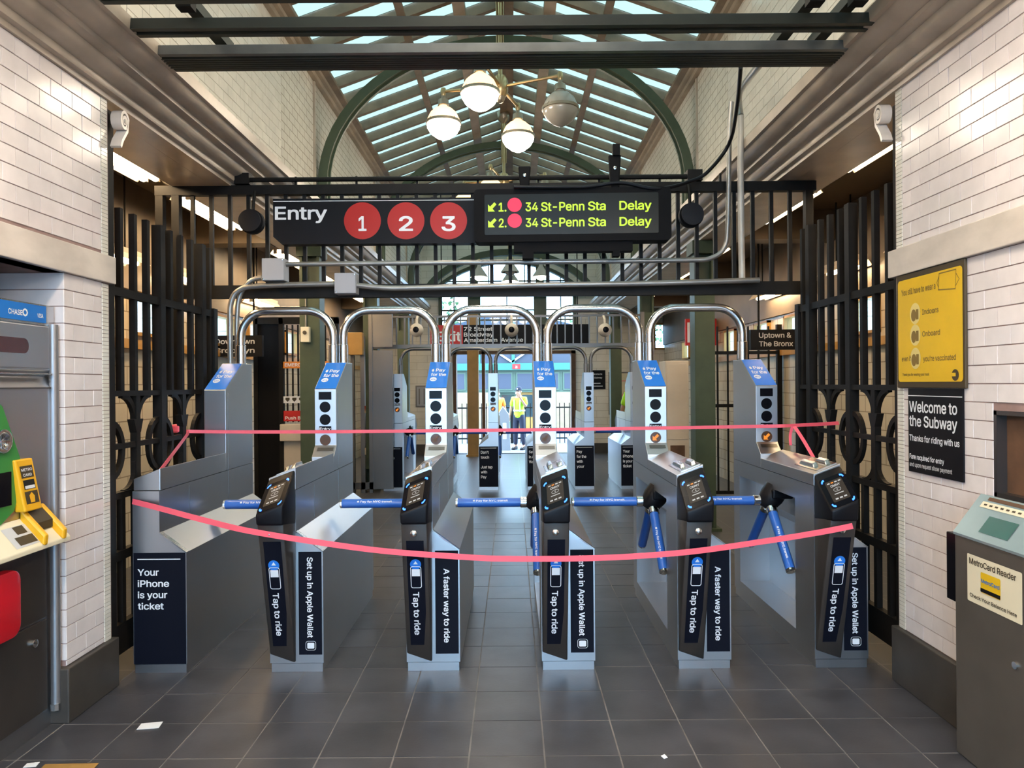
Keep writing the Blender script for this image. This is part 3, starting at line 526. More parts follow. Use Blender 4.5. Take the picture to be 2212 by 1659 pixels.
# left wall: pier beside the ticket machine, wall over the machine niche
TD0 = 2.45
NICHE0, NICHE1 = 2.25, 3.335
w = MB()
w.box(XL - 0.45, XL - 0.004, NICHE1 + 0.004, PIER_END - 0.004, 0, 3.03)
w.box(XL - 0.45, XL - 0.004, BACK, NICHE1 + 0.004, 2.085, 3.03)
w.box(XL - 0.45, XL - 0.004, BACK, NICHE0, 0, 2.085)
w.box(XL - 0.50, XL - 0.40, NICHE0, NICHE1 + 0.004, 0, 2.085)
wall_left = struct('wall_left', w, 'grout', 'white glazed tile wall with a niche for the ticket machine', 'wall')
B(XL - 0.004, XL, BACK, TD0, 2.225, 3.03).build('tile_courses', 'wall_tiles', wall_left)
B(XL - 0.004, XL, BACK, NICHE0, 0.255, 2.085).build('tile_courses', 'wall_tiles', wall_left)
TRIM = 3.645
nl = tile_field(wall_left, XL, 1, TD0, TRIM, 2.225, 3.03)
nl += tile_field(wall_left, XL, 1, NICHE1, TRIM, 0.255, 2.085)
# near face of the pier: narrow return tiles
z = 2.085
ret = MB().hexa([(0, 0, 0), (0.30, 0, 0), (0.30, 0, ROW - J), (0, 0, ROW - J)], [(0.001, -0.004, 0.001), (0.299, -0.004, 0.001), (0.299, -0.004, ROW - J - 0.001), (0.001, -0.004, ROW - J - 0.001)]).mesh('tile', 'tile_white')
while z > 0.30:
    link('tile', ret, wall_left, (XL - 0.302, NICHE1 + 0.004, z - ROW + J / 2)); z -= ROW
def bullnose(parent, X, sgn, z0, z1):
    mb = MB(); h = ROW / 4; z = z0
    while z < z1 - 0.005:
        zt = min(z + h - 0.0022, z1)
        pts = [(X - sgn * 0.002, TRIM + 0.001), (X + sgn * 0.002, TRIM + 0.002), (X + sgn * 0.002, PIER_END - 0.02), (X - sgn * 0.004, PIER_END - 0.006), (X - sgn * 0.018, PIER_END), (X - sgn * 0.06, PIER_END), (X - sgn * 0.06, PIER_END - 0.003), (X - sgn * 0.005, TRIM + 0.004)]
        mb.prism(pts, 'Z', z, zt); z += h
    o = mb.build('corner_trim_tiles', 'tile_trim', parent); o['kind'] = 'stuff'
bullnose(wall_left, XL, 1, 0.255, 2.085); bullnose(wall_left, XL, 1, 2.225, 3.03)
b1 = B(XL - 0.10, XL + 0.022, NICHE1 - 1.2, PIER_END + 0.02, 2.085, 2.225)
b1.box(XL - 0.10, XL + 0.022, BACK, NICHE1 - 1.203, 2.085, 2.225)
struct('trim_1', b1, 'marble', 'veined marble band over the ticket machine niche', 'trim', bevel=0.004)
struct('baseboard_left', B(XL - 0.4, XL + 0.028, NICHE1 - 0.03, PIER_END + 0.012, 0, 0.253), 'plinth', 'dark stone base under the tiles beside the ticket machine', 'baseboard', bevel=0.006)

# right wall with posters and bronze recess
RC = (2.30, 2.97, 1.07, 1.425)
w = MB()
w.box(XR + 0.004, XR + 0.45, RC[1], PIER_END - 0.004, 0, 3.05)
w.box(XR + 0.004, XR + 0.45, BACK, RC[1], 0, RC[2]); w.box(XR + 0.004, XR + 0.45, BACK, RC[1], RC[3], 3.05)
w.box(XR + 0.004, XR + 0.45, BACK, RC[0], RC[2], RC[3])
wall_right = struct('wall_right', w, 'grout', 'white glazed tile wall carrying the yellow poster', 'wall')
B(XR, XR + 0.004, BACK, TD0, 2.225, 3.05).build('tile_courses', 'wall_tiles', wall_right)
B(XR, XR + 0.004, BACK, RC[0], 0.285, 2.085).build('tile_courses', 'wall_tiles', wall_right)
nr = tile_field(wall_right, XR, -1, TD0, TRIM, 2.225, 3.05)
nr += tile_field(wall_right, XR, -1, RC[0], TRIM, 0.285, 2.085, holes=[RC])
bullnose(wall_right, XR, -1, 0.285, 2.085); bullnose(wall_right, XR, -1, 2.225, 3.05)
b1 = B(XR - 0.022, XR + 0.10, 1.6, PIER_END + 0.03, 2.085, 2.225)
b1.box(XR - 0.022, XR + 0.10, BACK, 1.597, 2.085, 2.225)
struct('trim_2', b1, 'marble', 'veined marble band above the yellow poster', 'trim', bevel=0.004)
struct('baseboard_right', B(XR - 0.028, XR + 0.4, BACK, PIER_END + 0.012, 0, 0.283), 'plinth', 'dark stone base under the poster wall', 'baseboard', bevel=0.006)
rec = MB(); rec.box(XR + 0.045, XR + 0.20, RC[0], RC[1], RC[2], RC[3])
rr_ = rec.build('recess_panel', 'bronze', wall_right)
fr = MB()
for a in ((RC[0], RC[1], RC[2], RC[2] + 0.018), (RC[0], RC[1], RC[3] - 0.018, RC[3]), (RC[1] - 0.018, RC[1], RC[2], RC[3])):
    fr.box(XR + 0.002, XR + 0.045, a[0], a[1], a[2], a[3])
fr.build('recess_lining', 'steel_dark', wall_right)

# ---- cornices
prof = [(-0.12, 3.03), (0.015, 3.03), (0.018, 3.055), (0.045, 3.06), (0.05, 3.072), (0.05, 3.095), (0.075, 3.10), (0.10, 3.112), (0.118, 3.132), (0.12, 3.155), (0.15, 3.16),
        (0.165, 3.166), (0.168, 3.186), (0.19, 3.19), (0.225, 3.203), (0.25, 3.222), (0.257, 3.243), (0.28, 3.247), (0.285, 3.31), (0.06, 3.36), (-0.12, 3.36)]
mb = MB().prism([(XL + a, z) for a, z in prof], 'Y', BACK, FAR); mb.box(XL - 0.42, XL - 0.121, PIER_END - 0.1, FAR, 3.03, 3.36)
struct('trim_3', mb, 'cornice', 'long moulded taupe cornice above the ticket machine side', 'cornice', smooth=True)
mb = MB().prism([(XR - a, z + 0.01) for a, z in prof], 'Y', BACK, FAR); mb.box(XR + 0.121, XR + 0.42, PIER_END - 0.1, FAR, 3.04, 3.37)
struct('trim_4', mb, 'cornice', 'long moulded taupe cornice above the poster side', 'cornice', smooth=True)

# ---- clerestory walls
CT0, CT1 = 3.75, 6.26
for side, X, sg in (('left', CL, 1), ('right', CR, -1)):
    mb = B(min(X, X - sg * 0.2), max(X, X - sg * 0.2), BACK, FAR, 3.3, 4.86)
    cw = struct('wall_clerestory_' + side, mb, 'clere_tiles', 'cream glazed tile wall below the skylight above the ' + ('ticket machine' if side == 'left' else 'poster') + ' side', 'wall')
    B(min(X, X + sg * 0.002), max(X, X + sg * 0.002), CT0, CT1, 3.335, EAVE_Z - 0.01).build('grout_bed', 'grout_pale', cw)
    tile_field(cw, X + sg * 0.0045, sg, CT0, CT1, 3.335, EAVE_Z - 0.01, tilt=0.0015, maxn=300, m='tile_clere')
    # eave moulding
    pr = [(0, EAVE_Z - 0.07), (0.05, EAVE_Z - 0.07), (0.055, EAVE_Z - 0.03), (0.09, EAVE_Z - 0.025), (0.10, EAVE_Z + 0.02), (0.13, EAVE_Z + 0.025), (0.14, EAVE_Z + 0.09), (0, EAVE_Z + 0.11)]
    MB().prism([(X + sg * a, z) for a, z in pr], 'Y', BACK, FAR).build('eave_moulding', 'roof_beam', cw)
    # downpipe-like seam strips at the ribs
    for d in (7.3, 10.5, 13.7):
        B(min(X, X + sg * 0.02), max(X, X + sg * 0.02), d - 0.02, d + 0.02, 3.3, EAVE_Z - 0.08).build('wall_strip', 'cornice', cw)

# ---- skylight roof
roof = thing('ceiling', 'pitched skylight roof of wooden rafters and glass strips', 'skylight'); roof['kind'] = 'structure'
RS = 0.43
nraft = int((FAR - BACK) / RS)
def slope_box(sg, a0, a1, y0, y1, t0, t1):
    """a: distance from eave along x; t: offset above roof plane"""
    X0 = CL if sg > 0 else CR
    def P(a, y, t): return (X0 + sg * a, y, EAVE_Z + a * math.tan(ALPHA) + t)
    return MB().hexa([P(a0, y0, t0), P(a1, y0, t0), P(a1, y1, t0), P(a0, y1, t0)], [P(a0, y0, t1), P(a1, y0, t1), P(a1, y1, t1), P(a0, y1, t1)])
run = XC - CL
rm = {sg: slope_box(sg, -0.1, run, -0.03, 0.03, 0.0, 0.115).mesh('rafter', 'roof_wood') for sg in (1, -1)}
pm = {sg: slope_box(sg, 0.03, run, 0.035, RS - 0.035, 0.105, 0.112).mesh('pane', 'sky_glass') for sg in (1, -1)}
for k in range(nraft + 1):
    for sg in (1, -1):
        y = 7.35 + RS * (k - round((7.35 - BACK) / RS))
        if y > FAR: continue
        link('rafter', rm[sg], roof, (0, y, 0)); link('pane', pm[sg], roof, (0, y, 0))
for a in (0.12, run * 0.5, run - 0.44):
    for sg in (1, -1):
        wd = 0.07 if a != run - 0.44 else 0.11
        slope_box(sg, a - wd / 2, a + wd / 2, BACK, FAR, -0.10 if a > 1.2 else -0.03, 0.0).build('purlin', 'roof_beam' if a > 1.2 else 'roof_wood', roof)
slope_box(1, run - 0.09, run + 0.0, BACK, FAR, -0.06, 0.14).build('ridge_beam', 'roof_wood', roof)
slope_box(-1, run - 0.09, run + 0.0, BACK, FAR, -0.06, 0.14).build('ridge_beam', 'roof_wood', roof)

# green arched ribs
def rib(y, label):
    t = thing('arched_rib', label, 'roof rib', (XC, y, 0), 0, 'green arched ribs under the skylight')
    hw = (CR - CL) / 2 - 0.075; pts = []
    pts.append((-hw, 0, 3.30))
    for k in range(33):
        a = PI - PI * k / 32
        pts.append((hw * math.cos(a), 0, 3.62 + 1.46 * math.sin(a)))
    pts.append((hw, 0, 3.30))
    MB().bar(pts, 0.14, 0.09).build('arch', 'green_paint', t, smooth=True)
    MB().bar(pts, 0.03, 0.13).build('web', 'green_paint', t)
rib(7.42, 'nearest dark green arched steel rib under the skylight')
rib(10.62, 'second dark green arched rib, beyond the chandelier')
rib(13.82, 'third dark green arched rib near the street end')

# ---- beams across the hall near the camera
def cross_beam(y0, y1, z0, z1, label, m, fl=0):
    t = thing('overhead_beam', label, 'beam', (XC, (y0 + y1) / 2, z0)); t['kind'] = 'structure'
    hw = (XR - XL) / 2 - 0.20; dy = (y1 - y0) / 2
    B(-hw, hw, -dy, -dy + 0.03, 0, z1 - z0).build('face_plate', 'beam_grey' if fl else m, t)
    B(-hw, hw, -dy + 0.03, dy, 0.012, 0.05).build('bottom_plate', m, t)
    B(-hw, hw, dy - 0.03, dy, 0, z1 - z0).build('face_plate', m, t)
    for k in range(fl):
        yy = -dy + 0.045 + (2 * dy - 0.08) * k / fl
        B(-hw, hw, yy, yy + (2 * dy - 0.08) / fl * 0.6, -0.004, 0.014).build('flute', m, t)
    return t
cross_beam(3.67, 3.875, 3.25, 3.297, 'grey fluted overhead beam, lowest of the three in view', 'beam_green', 5)
cross_beam(3.404, 3.495, 3.25, 3.30, 'dark green overhead beam, middle of the three in view', 'beam_green')
cross_beam(3.08, 3.19, 3.25, 3.30, 'dark overhead beam cut by the top edge of the picture', 'beam_green')
for sx in (-1.5, 1.42, 1.62):
    t = thing('beam_strut', {-1.5: 'dark strut tying the overhead beams on the ticket machine side', 1.42: 'inner of two dark struts between overhead beams on the poster side', 1.62: 'outer of two dark struts between overhead beams on the poster side'}[sx], 'strut', (sx, 3.0, 3.33))
    B(-0.03, 0.03, 0, 0.83, 0, 0.05).build('strut_bar', 'beam_green', t); B(-0.035, 0.035, 0.3, 0.36, -0.03, 0.07).build('clip', 'iron', t)

# ---- aisles: ceilings, outer walls with windows
struct('ceiling_aisle_left', B(OUTL - 0.2, XL - 0.1, BACK, FAR, AISLE_Z + 0.02, AISLE_Z + 0.1), 'aisle_ceiling', 'low brown ceiling of the aisle behind the ticket machine wall', 'ceiling')
struct('ceiling_aisle_right', B(XR + 0.1, OUTR + 0.2, BACK, FAR, AISLE_Z + 0.02, AISLE_Z + 0.1), 'aisle_ceiling', 'low brown ceiling of the aisle behind the poster wall', 'ceiling')
wi = 1
WZ0, WZ1 = 2.0, 2.36
def outer(X, sg, side):
    global wi
    mb = MB(); x0, x1 = (X - 0.2, X) if sg > 0 else (X, X + 0.2)
    mb.box(x0, x1, BACK, FAR, 0, WZ0); mb.box(x0, x1, BACK, FAR, WZ1, AISLE_Z + 0.05)
    ys = [6.2, 7.9, 8.9, 10.4, 11.9, 13.4] if sg > 0 else [6.6, 8.3, 9.4, 10.8, 12.2, 13.6]
    prev = BACK
    for y in ys:
        mb.box(x0, x1, prev, y, WZ0, WZ1); prev = y + 0.55
    mb.box(x0, x1, prev, FAR, WZ0, WZ1)
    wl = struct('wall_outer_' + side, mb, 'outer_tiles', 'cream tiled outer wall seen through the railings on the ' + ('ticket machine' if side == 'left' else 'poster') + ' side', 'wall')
    for k, y in enumerate(ys):
        t = thing('window_%d' % wi, 'small bright window high in the outer %s wall, number %s from the near end' % (side, ['one', 'two', 'three', 'four', 'five', 'six'][k]), 'window', (X, y, WZ0)); t['kind'] = 'structure'; wi += 1
        f = MB()
        xa, xb = -0.05, 0.05
        for q in ((0, 0.55, 0, 0.03), (0, 0.55, WZ1 - WZ0 - 0.03, WZ1 - WZ0), (0, 0.03, 0, WZ1 - WZ0), (0.52, 0.55, 0, WZ1 - WZ0)):
            f.box(xa, xb, q[0], q[1], q[2], q[3])
        f.build('frame', 'brown_col', t)
        B(-0.01, 0.0, 0.03, 0.52, 0.03, WZ1 - WZ0 - 0.03).build('pane', 'win_glass', t)
    B(X if sg > 0 else X - 0.03, X + 0.03 if sg > 0 else X, BACK, FAR, WZ1 + 0.03, AISLE_Z + 0.02).build('upper_boarding', 'aisle_ceiling', wl)
    # horizontal wood rail and picture ledge
    B(X if sg > 0 else X - 0.05, X + 0.05 if sg > 0 else X, BACK, FAR, 1.88, 1.96).build('wall_rail', 'brown_col', wl)
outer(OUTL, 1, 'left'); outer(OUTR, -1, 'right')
# aisle ceiling ribs
for side, xa, xb in (('left', OUTL, XL - 0.42), ('right', XR + 0.42, OUTR)):
    for k, d in enumerate((7.5, 10.7, 13.9)):
        struct('beam_aisle_%s_%d' % (side, k + 1), B(xa, xb, d - 0.12, d + 0.12, 3.02, 3.315), 'aisle_ceiling', '%s cross beam under the %s aisle ceiling' % (('first', 'second', 'third')[k], side), 'beam')

# ---- far wall with arched window and street door
DX0, DX1, DZ = -1.32, 1.42, 2.29
WX0, WX1, WB0, WB1 = -1.62, 1.44, 2.47, 3.55
mb = MB()
y0, y1 = FAR, FAR + 0.25
mb.box(OUTL - 0.2, DX0, y0, y1, 0, DZ); mb.box(DX1, 3.16, y0, y1, 0, DZ); mb.box(3.55, OUTR + 0.2, y0, y1, 0, DZ); mb.box(3.16, 3.55, y0, y1, 0, 2.29)
mb.box(OUTL - 0.2, 3.16, y0, y1, DZ, WB0); mb.box(OUTL - 0.2, WX0, y0, y1, WB0, WB1); mb.box(WX1, 3.16, y0, y1, WB0, WB1)
mb.box(3.55, OUTR + 0.2, y0, y1, DZ, WB1); mb.box(3.16, 3.55, y0, y1, 2.88, WB1)
mb.box(OUTL - 0.2, OUTR + 0.2, y0, y1, WB1, 3.66)
# lunette: arc from (-1.75,3.66) to (1.57,3.66), apex 4.26
ax, hw_, apex = -0.09, 1.62, 0.62
R_ = (hw_**2 + apex**2) / (2 * apex); zc_ = 3.66 + apex - R_
arcpts = []
a0 = math.asin(hw_ / R_)
for k in range(25):
    a = -a0 + 2 * a0 * k / 24
    arcpts.append((ax + R_ * math.sin(a), zc_ + R_ * math.cos(a)))
top = 5.6
up = [(OUTL - 0.2, 3.66)] + arcpts + [(OUTR + 0.2, 3.66), (OUTR + 0.2, top), (OUTL - 0.2, top)]
# split into strips above the arc
for (xa, za), (xb, zb) in zip(arcpts[:-1], arcpts[1:]):
    mb.hexa([(xa, y0, za), (xb, y0, zb), (xb, y1, zb), (xa, y1, za)], [(xa, y0, top), (xb, y0, top), (xb, y1, top), (xa, y1, top)])
mb.box(OUTL - 0.2, arcpts[0][0], y0, y1, 3.66, top); mb.box(arcpts[-1][0], OUTR + 0.2, y0, y1, 3.66, top)
wall_far = struct('wall_far', mb, 'far_tiles', 'cream end wall with the street door and arched window', 'wall')
# window: frames
wt = thing('window_%d' % wi, 'large arched green-framed window in the end wall over the street door', 'window', (0, FAR, 0)); wt['kind'] = 'structure'; wi += 1
f = MB()
for xa, xb in ((WX0, WX0 + 0.07), (-0.97, -0.69), (0.50, 0.78), (WX1 - 0.07, WX1)):
    f.box(xa, xb, -0.06, 0.12, WB0, WB1)
f.box(WX0, WX1, -0.06, 0.12, WB1 - 0.04, 3.70); f.box(WX0, WX1, -0.06, 0.12, WB0, WB0 + 0.06)
f.build('frame', 'green_paint', wt)
MB().bar([(x, 0.02, z) for x, z in arcpts], 0.18, 0.07).build('arch_frame', 'green_paint', wt)
for x in (-0.97 + 0.14, 0.64):
    B(x - 0.09, x + 0.09, -0.04, 0.1, 3.66, 4.20).build('mullion', 'green_paint', wt)
f = MB()
for z in (2.98, 3.2): f.box(WX0, WX1, -0.01, 0.03, z - 0.015, z + 0.015)
for x in (-1.28, -0.1, 1.1): f.box(x - 0.012, x + 0.012, -0.01, 0.03, WB0, WB1)
for x in (-1.3, -0.5, -0.1, 0.3, 1.1): f.box(x - 0.012, x + 0.012, -0.01, 0.03, 3.66, 3.66 + apex * max(0.05, 1 - ((x - ax) / hw_)**2))
f.box(ax - 1.45, ax + 1.45, -0.01, 0.03, 3.83, 3.86)
f.build('glazing_bars', 'green_paint', wt)
for xa, xb in ((WX0 + 0.07, -0.97), (-0.69, 0.50), (0.78, WX1 - 0.07)):
    B(xa, xb, 0.04, 0.05, WB0 + 0.06, WB1 - 0.04).build('pane', 'win_glass', wt)
for xa, xb in ((-1.6, -0.92), (-0.74, 0.55), (0.73, 1.42)):
    pts = [(xa, 3.70), (xb, 3.70)]
    for k in range(9):
        x = xb + (xa - xb) * k / 8; pts.append((x, zc_ + math.sqrt(max(0, R_**2 - (x - ax)**2)) - 0.02))
    MB().prism(pts, 'Y', 0.04, 0.05).build('pane', 'win_glass', wt)
# second curved rib against the end wall
t = thing('arched_rib', 'dark green curved rib framing the arched end window', 'roof rib', (XC, FAR - 0.35, 0), 0, 'green arched ribs under the skylight')
pts = [(1.86 * math.sin(-1.25 + 2.5 * k / 24) / math.sin(1.25), 0, 3.50 + 0.92 * (math.cos(-1.25 + 2.5 * k / 24) - math.cos(1.25)) / (1 - math.cos(1.25))) for k in range(25)]
MB().bar(pts, 0.12, 0.14).build('arch', 'green_paint', t, smooth=True)
B(-1.86, 1.86, -0.05, 0.05, 3.46, 3.58).build('tie_beam', 'green_paint', t)
# door frame
t = thing('door_1', 'wide open street doorway with dark frame at the far end', 'doorway', (0, FAR, 0)); t['kind'] = 'structure'
for xa, xb in ((DX0, DX0 + 0.08), (DX1 - 0.10, DX1)): B(xa, xb, -0.05, 0.28, 0, DZ).build('jamb', 'bronze', t)
B(DX0, DX1, -0.05, 0.28, DZ - 0.07, DZ).build('door_head', 'bronze', t)
B(DX0, DX1, -0.02, 0.6, -0.05, 0.012).build('threshold', 'pavement', t)
B(-0.67, -0.60, -0.05, 0.2, 0, DZ).build('jamb', 'bronze', t)
struct('baseboard_far', B(OUTL, DX0, FAR - 0.03, FAR + 0.1, 0, 0.22).box(DX1, OUTR, FAR - 0.03, FAR + 0.1, 0, 0.22), 'plinth', 'dark stone base along the far end wall', 'baseboard')
# right-hand small end window
t = thing('window_%d' % wi, 'square pale blue window in the end wall behind the railings', 'window', (3.16, FAR, 2.29)); t['kind'] = 'structure'; wi += 1
f = MB()
for q in ((0, 0.39, 0, 0.04), (0, 0.39, 0.55, 0.59), (0, 0.04, 0, 0.59), (0.35, 0.39, 0, 0.59)): f.box(q[0], q[1], -0.05, 0.1, q[2], q[3])
f.build('frame', 'brown_col', t); B(0.04, 0.35, 0.03, 0.04, 0.04, 0.55).build('pane', 'win_glass', t)
# back end of the hall, behind the camera
mb = MB(); y0, y1 = BACK - 0.25, BACK
mb.box(OUTL - 0.2, -1.85, y0, y1, 0, 5.6); mb.box(1.75, OUTR + 0.2, y0, y1, 0, 5.6); mb.box(-1.85, 1.75, y0, y1, 4.25, 5.6)
struct('wall_back', mb, 'far_tiles', 'cream tiled wall closing the near end of the hall', 'wall')
t = thing('door_2', 'glazed street doors at the near end of the hall, behind the viewer', 'doorway', (0, BACK, 0)); t['kind'] = 'structure'
for x in (-1.85, -0.98, -0.09, 0.82, 1.69): B(x, x + 0.06, -0.16, -0.08, 0, 4.25).build('jamb', 'green_paint', t)
for z in (0.0, 2.1, 2.59, 3.4, 4.19): B(-1.85, 1.75, -0.155, -0.085, z, z + 0.06).build('door_rail', 'green_paint', t)
for x in (-1.79, -0.92, -0.03, 0.88):
    B(x, x + 0.81, -0.13, -0.12, 0.06, 2.1).build('pane', 'win_glass', t); B(x, x + 0.81, -0.13, -0.12, 2.16, 2.59).build('pane', 'win_glass', t); B(x, x + 0.81, -0.13, -0.12, 2.65, 4.19).build('pane', 'win_glass', t)
portal((-0.05, BACK - 0.3, 2.12), (PI / 2, 0, 0), 3.6, 4.25)
struct('ground_street_near', B(-30, 30, -40, BACK - 0.25, -0.35, -0.15), 'pavement', 'pale pavement outside the near doors', 'ground')

# ---- green columns
def column(x, y, label):
    t = thing('steel_column', label, 'column', (x, y, 0), 0, 'green steel columns'); t['kind'] = 'structure'
    B(-0.075, 0.075, -0.012, 0.012, 0, 3.03).build('web', 'green_paint', t)
    for s in (-1, 1): B(s * 0.09 - 0.015, s * 0.09 + 0.015, -0.10, 0.10, 0, 3.03).build('flange', 'green_paint', t)
    B(-0.10, 0.10, -0.102, -0.085, 0.3, 2.6).build('cover_plate', 'green_paint', t)
    B(-0.15, 0.15, -0.15, 0.15, 0, 0.03).build('base_plate', 'green_paint', t); B(-0.13, 0.13, -0.13, 0.13, 2.9, 3.03).build('cap_plate', 'green_paint', t)
    return t
for k, d in enumerate((7.6, 10.8, 14.0)):
    column(-2.11, d, '%s green steel column under the cornice on the ticket machine side' % ('nearest', 'second', 'third')[k])
    column(2.02, d, '%s green steel column under the cornice on the poster side' % ('nearest', 'second', 'third')[k])

# ================================================================== turnstiles
W, WU, L = 0.289, 0.145, 1.40
ZSO, ZSI, ZL, ZR = 0.653, 0.760, 1.050, 1.107     # shoulder outer/inner, console top left/right
def console_pts(z):  # lid cross-section above z
    return [(0, z), (WU, z), (WU, ZR), (0, ZL)]
def mta_mark(p, u, v, r, n, m1, m2, word='MTA'):
    p.disc(u, v, r, n, 20, r * 0.62); o = p.build('print_mark', m1)
    p.text(word, u - r * 0.62, v - r * 0.25, r * 1.3, r * 0.72, 0.02, n + 0.0006); p.build('print_mark', m2)

def tripod(root, y):
    hub = MB(); c = Vector((-0.005, y, 0.80))
    ax_ = Vector((-1, 0, -math.sqrt(2))).normalized()
    hub.tube([c - ax_ * 0.09, c - ax_ * 0.03, c + ax_ * 0.03, c + ax_ * 0.055], [0.075, 0.075, 0.062, 0.045], 14)
    h = hub.build('tripod_hub', 'black', root, smooth=True)
    B(-0.01, 0.12, y - 0.09, y + 0.09, 0.82, 0.88).build('hub_mount', 'black', root, bevel=0.01)
    q = math.sqrt(0.5)
    for k, dv in enumerate(((-1, 0, 0), (0, -q, -q), (0, q, -q))):
        dv = Vector(dv); ln = 0.51
        a = MB().tube([c + dv * 0.085, c + dv * (ln - 0.015)], 0.029, 14).build('arm', 'arm_blue', root, smooth=True)
        cap = MB().tube([c + dv * 0.05, c + dv * 0.06, c + dv * 0.095, c + dv * 0.10], [0.024, 0.034, 0.034, 0.028], 14).build('collar', 'chrome', a, smooth=True)
        MB().tube([c + dv * (ln - 0.015), c + dv * (ln - 0.004), c + dv * ln], [0.029, 0.029, 0.022], 14).build('end_cap', 'chrome', a, smooth=True)
        # wording printed on the sleeve, wrapped on the cylinder
        if k == 0:
            def fr(u, v, n, c=c, dv=dv):
                ang = v / 0.029 + 0.35
                return c + dv * (ln - u) + Vector((0, -math.cos(ang), math.sin(ang))) * (0.029 + n)
        elif k == 1:
            def fr(u, v, n, c=c, dv=dv):
                sd = Vector((0, -q, q)); ang = v / 0.029 - 0.5
                return c + dv * (0.10 + u) + (Vector((1, 0, 0)) * math.sin(-ang) * -1 + sd * math.cos(ang)) * (0.029 + n)
        if k < 2:
            p = Print(fr, a); apple_mark(p, 0.12, 0.006, 0.016, 0.0006); p.text('Pay for NYC transit', 0.133, 0.0, 0.20, 0.024, 0.015, 0.0006); p.build('lettering', 'white_print')

def reader(root, lit=True):
    """contactless reader on the front of the console; sloping face"""
    TL, TR = (0.0, 0.0, ZL - 0.004), (WU, 0.0, ZR - 0.006); BL, BR = (0.0, -0.215, 0.888), (WU, -0.215, 0.943)
    bl2, br2 = (0.004, -0.212, 0.835), (WU - 0.004, -0.212, 0.835); tl2, tr2 = (0.0, 0.0, 0.80), (WU, 0.0, 0.80)
    mb = MB().hexa([bl2, br2, tr2, tl2], [BL, BR, TR, TL])
    rd = mb.build('card_reader', 'black', root, bevel=0.012, seg=3, smooth=True)
    F = quad_frame(BL, BR, TR, TL)
    pl = Print(F, rd); pl.rr(0.03, 0.02, 0.97, 0.80, 0.09, 0.0012); pl.build('face_plate', 'black_gloss')
    if not lit: return
    p = Print(F, rd); p.rr(0.20, 0.15, 0.80, 0.69, 0.04, 0.0020); p.build('screen', 'screen_on')
    p = Print(F, rd)
    for u, v, a in ((0.155, 0.735, PI / 2), (0.845, 0.735, 0), (0.155, 0.085, PI), (0.845, 0.085, 1.5 * PI)):
        cu, cv = u + (0.06 if u < 0.5 else -0.06), v + (-0.05 if v > 0.4 else 0.05)
        pts = [(cu + 0.10 * math.cos(a + PI / 2 * k / 6), cv + 0.07 * math.sin(a + PI / 2 * k / 6)) for k in range(7)]
        e0 = {PI / 2: (cu, 0), 0: (0, 0)}.get(a)
        p.line(pts, 0.046, 0.0024)
    p.build('corner_lights', 'led_blue')
    p = Print(F, rd)
    for k in range(4):
        if k != 1: p.rect(0.26 + 0.13 * k, 0.615, 0.35 + 0.13 * k, 0.645, 0.0026)
    p.text('OMNY', 0.33, 0.52, 0.34, 0.11, 0.0, 0.0026)
    for k in range(3): p.rect(0.30 + 0.15 * k, 0.20, 0.40 + 0.15 * k, 0.235, 0.0026)
    p.line([(0.5 + 0.13 * math.cos(t_ * 0.39), 0.435 + 0.045 * math.sin(t_ * 0.39)) for t_ in range(16)], 0.010, 0.0026, True)
    for r_ in (0.02, 0.04, 0.06): p.line([(0.46 + r_ * math.cos(t_), 0.435 + r_ * 0.6 * math.sin(t_)) for t_ in (-0.8, -0.4, 0, 0.4, 0.8)], 0.008, 0.0027)
    p.rect(0.34, 0.325, 0.66, 0.345, 0.0026)
    p.build('screen_marks', 'screen_white')
    p = Print(F, rd); p.rect(0.39, 0.615, 0.48, 0.645, 0.0026); p.build('screen_marks', 'led_amber')

def phone_icon(p, u0, v0, u1, v1, n, w):
    p.line(rrect(u0, v0, u1, v1, min(u1 - u0, v1 - v0) * 0.18, 3), w, n, True)

